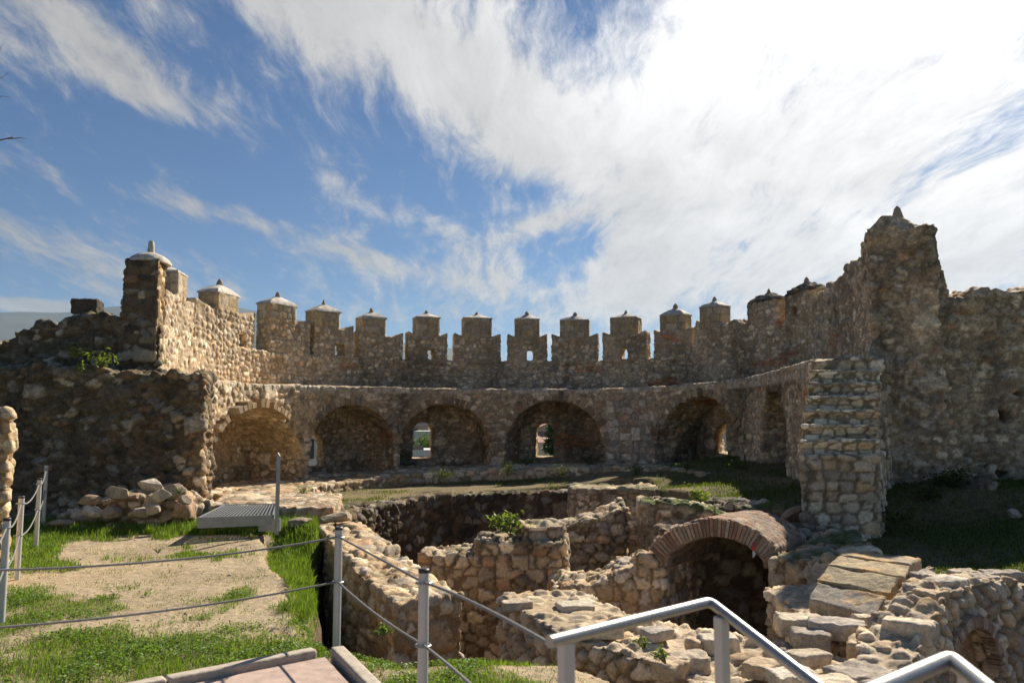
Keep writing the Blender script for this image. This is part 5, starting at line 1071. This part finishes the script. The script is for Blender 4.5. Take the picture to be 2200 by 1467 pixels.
def build_bare_tree():
    root = empty('bare_tree', (-9.9, 9.5, 0)); tag(root, 'leafless tree whose thin twigs reach in at the upper left edge', 'tree')
    mb = MB(); mb.tube([(-9.9, 9.5, -.2), (-9.85, 9.5, 2.0), (-9.6, 9.6, 4.2), (-9.4, 9.6, 6.8)], [.16, .13, .09, .03], 10); mb.obj('trunk', flat_mat('bark', (.16, .13, .11), .9), root)
    r_ = random.Random(3)
    def grow(p, d, L, rad, lev, mb):
        q = p + d * L * .5 + Vector((0, 0, L * .03)); e = q + (d + Vector((r_.uniform(-.2, .2), r_.uniform(-.2, .2), r_.uniform(-.1, .25)))).normalized() * L * .5
        mb.tube([p, q, e], [rad, rad * .75, rad * .45], 6)
        if lev > 0:
            for k in range(3):
                s = r_.choice((q, e)); dd = (d + Vector((r_.uniform(-.3, .5), r_.uniform(-.6, .6), r_.uniform(-.5, .7)))).normalized(); grow(Vector(s), dd, L * r_.uniform(.42, .62), rad * .5, lev - 1, mb)
    for px, py in ((50, 292), (12, 205), (16, 165), (12, 118)):
        t = Vector([float(v) for v in at(px - 22, py + 3, 9.3)]); p0 = Vector((-9.6, 9.6, max(t.z - 1.0, 3.0))); d = t - p0; mb = MB(); L = d.length
        m = p0 + d * .5 + Vector((0, 0, .15)); mb.tube([p0, m, t], [.035, .018, .007], 7)
        for k in range(3): grow(t - d * (.02 + .12 * k), (d.normalized() + Vector((.15, 0, r_.uniform(-.55, .6)))).normalized(), .17, .0055, 1, mb)
        for k in range(5): grow(p0 + d * r_.uniform(.3, .65), (d.normalized() * .5 + Vector((-.2, r_.uniform(-.8, .8), r_.uniform(.1, .9)))).normalized(), .6, .009, 2, mb)
        mb.obj('branch', MATS['bark'], root)
    for k in range(10):
        mb = MB(); grow(Vector((-9.6 + r_.uniform(-.2, .1), 9.6, 3.2 + .35 * k)), Vector((-r_.uniform(.2, 1), r_.uniform(-.8, .8), r_.uniform(.3, .9))).normalized(), 1.6 - .08 * k, .03, 3, mb); mb.obj('branch', MATS['bark'], root)
build_bare_tree()

# ------------------------------------------------------------------ the town beyond the walls
def build_town():
    walls = [flat_mat('render_' + k, c, .85, 0, .08, .6, 0) for k, c in (('white', (.72, .70, .66)), ('cream', (.62, .54, .42)), ('ochre', (.58, .42, .24)), ('pink', (.55, .40, .33)), ('grey', (.42, .42, .41)))]
    tile = flat_mat('roof_tile', (.40, .20, .13), .8, 0, .25, 2, .3); glass = flat_mat('window_glass', (.05, .06, .08), .2, 0, .1, 3, 0); cream = walls[1]; slab = flat_mat('balcony', (.60, .58, .54), .8)
    def house(px, pyb, d, w, dep, h, kind, wall, label, group='houses of the town seen through the openings', rz=0.0, parts=True, z=None):
        p = at(px, pyb, d) if z is None else np.array((xat(px, d), d, z)); x, y = p[0], p[1]; z0 = float(p[2])
        root = empty('house' if kind == 'gable' else 'apartment_building', (x, y, z0)); tag(root, label, 'house' if kind == 'gable' else 'building', group); root.rotation_euler[2] = rz
        def L(mb, nm, mt, pr): o = mb.obj(nm, mt, pr, False, True); recalc(o.data); return o
        mb = MB(); mb.box((0, 0, h / 2 - 5), (w, dep, h + 10))
        if kind == 'gable':
            rh = w * .22
            mb.add([(-w / 2, -dep / 2, h), (w / 2, -dep / 2, h), (0, -dep / 2, h + rh), (-w / 2, dep / 2, h), (w / 2, dep / 2, h), (0, dep / 2, h + rh)], [(0, 1, 2), (3, 5, 4), (0, 2, 5, 3), (1, 4, 5, 2), (0, 3, 4, 1)])
        body = L(mb, 'wall', wall, root)
        if kind == 'gable':
            mb = MB(); e = .4; t = .18
            for s in (-1, 1): mb.add([(s * (w / 2 + e), -dep / 2 - e, h - e * .44), (0, -dep / 2 - e, h + rh), (0, dep / 2 + e, h + rh), (s * (w / 2 + e), dep / 2 + e, h - e * .44), (s * (w / 2 + e), -dep / 2 - e, h - e * .44 + t), (0, -dep / 2 - e, h + rh + t), (0, dep / 2 + e, h + rh + t), (s * (w / 2 + e), dep / 2 + e, h - e * .44 + t)], [(0, 3, 2, 1), (4, 5, 6, 7), (0, 1, 5, 4), (1, 2, 6, 5), (2, 3, 7, 6), (3, 0, 4, 7)])
            L(mb, 'roof', tile, root)
        elif kind == 'hip':
            mb = MB(); e = .4; rh = min(w, dep) * .2; mb.add([(-w / 2 - e, -dep / 2 - e, h), (w / 2 + e, -dep / 2 - e, h), (w / 2 + e, dep / 2 + e, h), (-w / 2 - e, dep / 2 + e, h), (-w * .2, 0, h + rh), (w * .2, 0, h + rh)], [(0, 1, 5, 4), (2, 3, 4, 5), (1, 2, 5), (3, 0, 4), (3, 2, 1, 0)]); L(mb, 'roof', tile, root)
        else:
            mb = MB(); mb.box((0, 0, h + .35), (w + .3, dep + .3, .7)); L(mb, 'roof', slab, root)
        if parts:
            nf = max(1, int(h / 3)); nw = max(1, int(w / 3.2))
            for f in range(nf):
                for q in range(nw):
                    mb = MB(); mb.box((-w / 2 + (q + .5) * w / nw, -dep / 2 - .02, 1.7 + f * 3), (1.2, .12, 1.4)); L(mb, 'window', glass, root)
                if kind == 'flat' and nf > 1: mb = MB(); mb.box((0, -dep / 2 - .6, .1 + f * 3 + 3), (w * .8, 1.3, .25)); L(mb, 'balcony', slab, root)
    W = walls
    # seen through the fourth niche's window
    house(1152, 995, 118, 8, 9, 3.2, 'hip', W[1], 'red-roofed low house at the bottom left in the fourth arch window', rz=.3)
    house(1176, 992, 122, 6.0, 8, 4.6, 'gable', W[1], 'cream gabled house in the middle of the fourth arch window', rz=.12)
    house(1190, 985, 165, 13, 10, 4.3, 'hip', W[1], 'wide red hipped roof behind the conifer in the fourth arch window', rz=-.2)
    house(1178, 962, 250, 8, 9, 7.2, 'flat', W[1], 'small cream tower block with one dark window above the red roofs')
    house(1157, 965, 240, 8, 9, 3.0, 'gable', W[0], 'white gabled house left of the red hipped roof', rz=.8)
    house(1165, 950, 330, 22, 10, 3.4, 'flat', W[0], 'long white flat-roofed building in the fourth arch window')
    # third niche
    house(893, 968, 190, 6, 12, 8.0, 'flat', W[3], 'pinkish beige apartment block at the left of the third arch window', rz=.1)
    house(892, 958, 230, 9, 12, 10.5, 'flat', W[1], 'tall cream tower with balconies at the left of the third arch window', rz=.1)
    house(912, 957, 210, 11, 10, 4.0, 'flat', W[3], 'brown low house above the trees in the third arch window')
    house(920, 948, 280, 22, 14, 6.0, 'flat', W[0], 'white wide building behind, in the third arch window')
    house(925, 975, 150, 5, 8, 3.6, 'flat', W[0], 'bluish white shed beside the green trees in the third arch window')
    house(905, 999, 95, 12, 6, 1.2, 'flat', W[2], 'low tan block at the bottom of the third arch window')
    # first visible slit
    house(678, 1010, 60, 5.5, 6, 3.2, 'flat', W[0], 'near white house with two dark windows in the second arch slit', parts=True)
    house(688, 958, 260, 14, 10, 6.5, 'flat', W[4], 'grey-blue block above the white house in the second arch slit')
    # fifth niche
    house(1582, 978, 100, 5, 8, 3.4, 'flat', W[1], 'pale house at the bottom right in the fifth arch window'); house(1574, 965, 170, 9, 10, 4.0, 'flat', W[0], 'white block in the lower fifth arch window')
    house(1571, 936, 420, 14, 9, 4.5, 'flat', W[3], 'dark red-brown block in the fifth arch window'); house(1580, 948, 300, 14, 9, 4.5, 'flat', W[0], 'white block in the middle of the fifth arch window')
    # the rest of the town: rows climbing the far slope
    r_ = random.Random(11); protos = []
    for i in range(8):
        w = r_.uniform(9, 16); h = r_.choice((4, 6, 9, 12)); dp = r_.uniform(9, 13); k = r_.choice(('hip', 'flat', 'flat', 'gable')); mb = MB(); mb.box((0, 0, h / 2 - 4), (w, dp, h + 8)); me = mb.obj('building', W[i % 5]); rf = MB()
        if k != 'flat': e = .4; rf.add([(-w / 2 - e, -dp / 2 - e, h), (w / 2 + e, -dp / 2 - e, h), (w / 2 + e, dp / 2 + e, h), (-w / 2 - e, dp / 2 + e, h), (-w * .2, 0, h + 2.2), (w * .2, 0, h + 2.2)], [(0, 1, 5, 4), (2, 3, 4, 5), (1, 2, 5), (3, 0, 4), (3, 2, 1, 0)])
        else: rf.box((0, 0, h + .3), (w + .4, dp + .4, .6))
        ro = rf.obj('roof', tile if k != 'flat' else slab); recalc(me.data); recalc(ro.data); protos.append((me, ro, i))
    names = ['white', 'cream', 'ochre', 'pinkish', 'grey']
    cnt = 0
    for i in range(230):
        ang = r_.gauss(.0, .26); d = r_.choice((r_.uniform(230, 600), r_.uniform(500, 1500), r_.uniform(700, 1600))); x, y = d * math.sin(ang), d * math.cos(ang)
        z = float(ground_z(np.array([x]), np.array([y]))[0]); me, ro, k = protos[r_.randrange(8)]
        o = bpy.data.objects.new('building', me.data); COL.objects.link(o); o.location = (x, y, z); o.rotation_euler[2] = r_.uniform(0, 3.1); tag(o, 'far-off ' + names[k % 5] + ' town house, one of many on the slope beyond the wall', 'building', 'far houses with ' + names[k % 5] + ' walls')
        q = bpy.data.objects.new('roof', ro.data); COL.objects.link(q); q.parent = o
    for me, ro, k in protos: bpy.data.objects.remove(me); bpy.data.objects.remove(ro)
    # trees
    def conifer(base, H, Rr, label):
        root = empty('conifer_tree', base); tag(root, label, 'tree'); b = np.array(base); mb = MB(); mb.tube([b, b + np.array((0, 0, H * .95))], [.22, .03], 8); mb.obj('trunk', MATS['bark'], root); P = []
        for i in range(190):
            t = random.random() ** .8; a = random.uniform(0, 6.28); rr = Rr * (1 - t) * random.uniform(.85, 1.1) + .15; tip = b + np.array((math.cos(a) * rr, math.sin(a) * rr, H * (.12 + .86 * t) + rr * .25)); s = b + np.array((0, 0, H * (.12 + .86 * t)))
            u = rng.random(34)[:, None]; P.append(s + (tip - s) * u + rng.normal(size=(34, 3)) * .12)
        P = np.concatenate(P); V, T, C = leafquads(P, .16, greens(len(P), (.035, .07, .025), .5), .2); mesh_np('crown', V, T, leaf_mat('needles', .15), False, C, root)
    p = at(1192, 998, 62); conifer((p[0], p[1], p[2] - 2.4), 6.6, 1.25, 'dark green layered conifer at the right side of the fourth arch window')
    def bushy(base, rad, label, n=2600):
        root = empty('leafy_tree', base); tag(root, label, 'tree', 'green trees of the town'); b = np.array(base, float); mb = MB(); mb.tube([b + np.array((0, 0, -rad)), b + np.array((0, 0, rad * .8))], [.3, .1], 7); mb.obj('trunk', MATS['bark'], root)
        c = rng.normal(size=(12, 3)) * rad * .45; c[:, 2] *= .6; P = c[rng.integers(0, 12, n)] + rng.normal(size=(n, 3)) * rad * .22 + b + np.array((0, 0, rad * .9)); V, T, C = leafquads(P, rad * .07, greens(n, (.06, .11, .03), .6), .2); mesh_np('crown', V, T, leaf_mat('leaves'), False, C, root)
    for i, (px, py, d, rad, l) in enumerate([(900, 975, 140, 3.0, 'round green tree in the middle of the third arch window'), (915, 972, 150, 3.4, 'green tree right of the middle one in the third arch window'), (930, 968, 160, 3.0, 'green tree at the right rim of the third arch window')]):
        p = at(px, py, d); bushy((p[0], p[1], p[2] - rad * .6), rad, l)
    for i in range(24):
        ang = r_.gauss(.0, .3); d = r_.uniform(90, 420); x, y = d * math.sin(ang), d * math.cos(ang); z = float(ground_z(np.array([x]), np.array([y]))[0]); bushy((x, y, z), r_.uniform(2.5, 4.5), 'distant round-crowned green tree among the town houses', 500)
build_town()
def build_mountains():
    px = np.linspace(-2600, 3600, 260); prof = np.interp(px, [-2600, -800, -200, 0, 150, 300, 400, 560, 700, 865, 1000, 1150, 1400, 1800, 2400, 3600], [700, 690, 665, 672, 668, 655, 643, 668, 700, 738, 755, 800, 840, 850, 820, 790])
    D = 7000.0; rows = 26; V = []
    ang = (px - 1100) / F
    n1 = fbm(np.stack([px / 60, px * 0, px * 0], 1), 5, 501) - .5
    for r in range(rows):
        t = r / (rows - 1); d = D - 3800 * (1 - t); top = EYE + (900 - prof + 16 * n1) / F * D
        x = ang * d; nz = fbm(np.stack([x / 500, x * 0 + d / 500, x * 0], 1), 5, 503) - .5
        z = -80 + (top + 80) * (t ** 1.25) + nz * 420 * t * (1 - t) * 2.2; V.append(np.stack([x, x * 0 + d, z], 1))
    V = np.concatenate(V); n = len(px); i = np.arange(rows * n).reshape(rows, n); Fq = np.stack([i[:-1, :-1], i[:-1, 1:], i[1:, 1:], i[1:, :-1]], -1).reshape(-1, 4)
    c = lerp(np.array([[.025, .04, .03]]), np.array([[.07, .075, .055]]), fbm(V / 260, 5, 505)[:, None]); o = mesh_np('mountains', V, Fq, stone_mat(), True, c); tag(o, kind='structure')
build_mountains()
# ------------------------------------------------------------------ the air
def build_haze():
    m = bpy.data.materials.new('haze'); m.use_nodes = True; nt = m.node_tree; nt.nodes.clear(); out = nt.nodes.new('ShaderNodeOutputMaterial'); v = nt.nodes.new('ShaderNodeVolumePrincipled')
    v.inputs['Color'].default_value = (.62, .80, 1.0, 1); v.inputs['Density'].default_value = 0.00005; v.inputs['Anisotropy'].default_value = .2; nt.links.new(v.outputs[0], out.inputs['Volume'])
    mb = MB(); mb.box((0, 0, 505), (36000, 22000, 1190)); o = mb.obj('haze', m); tag(o, 'thin bluish haze over the town and mountains', 'haze', kind='stuff')
if HAZE: build_haze()
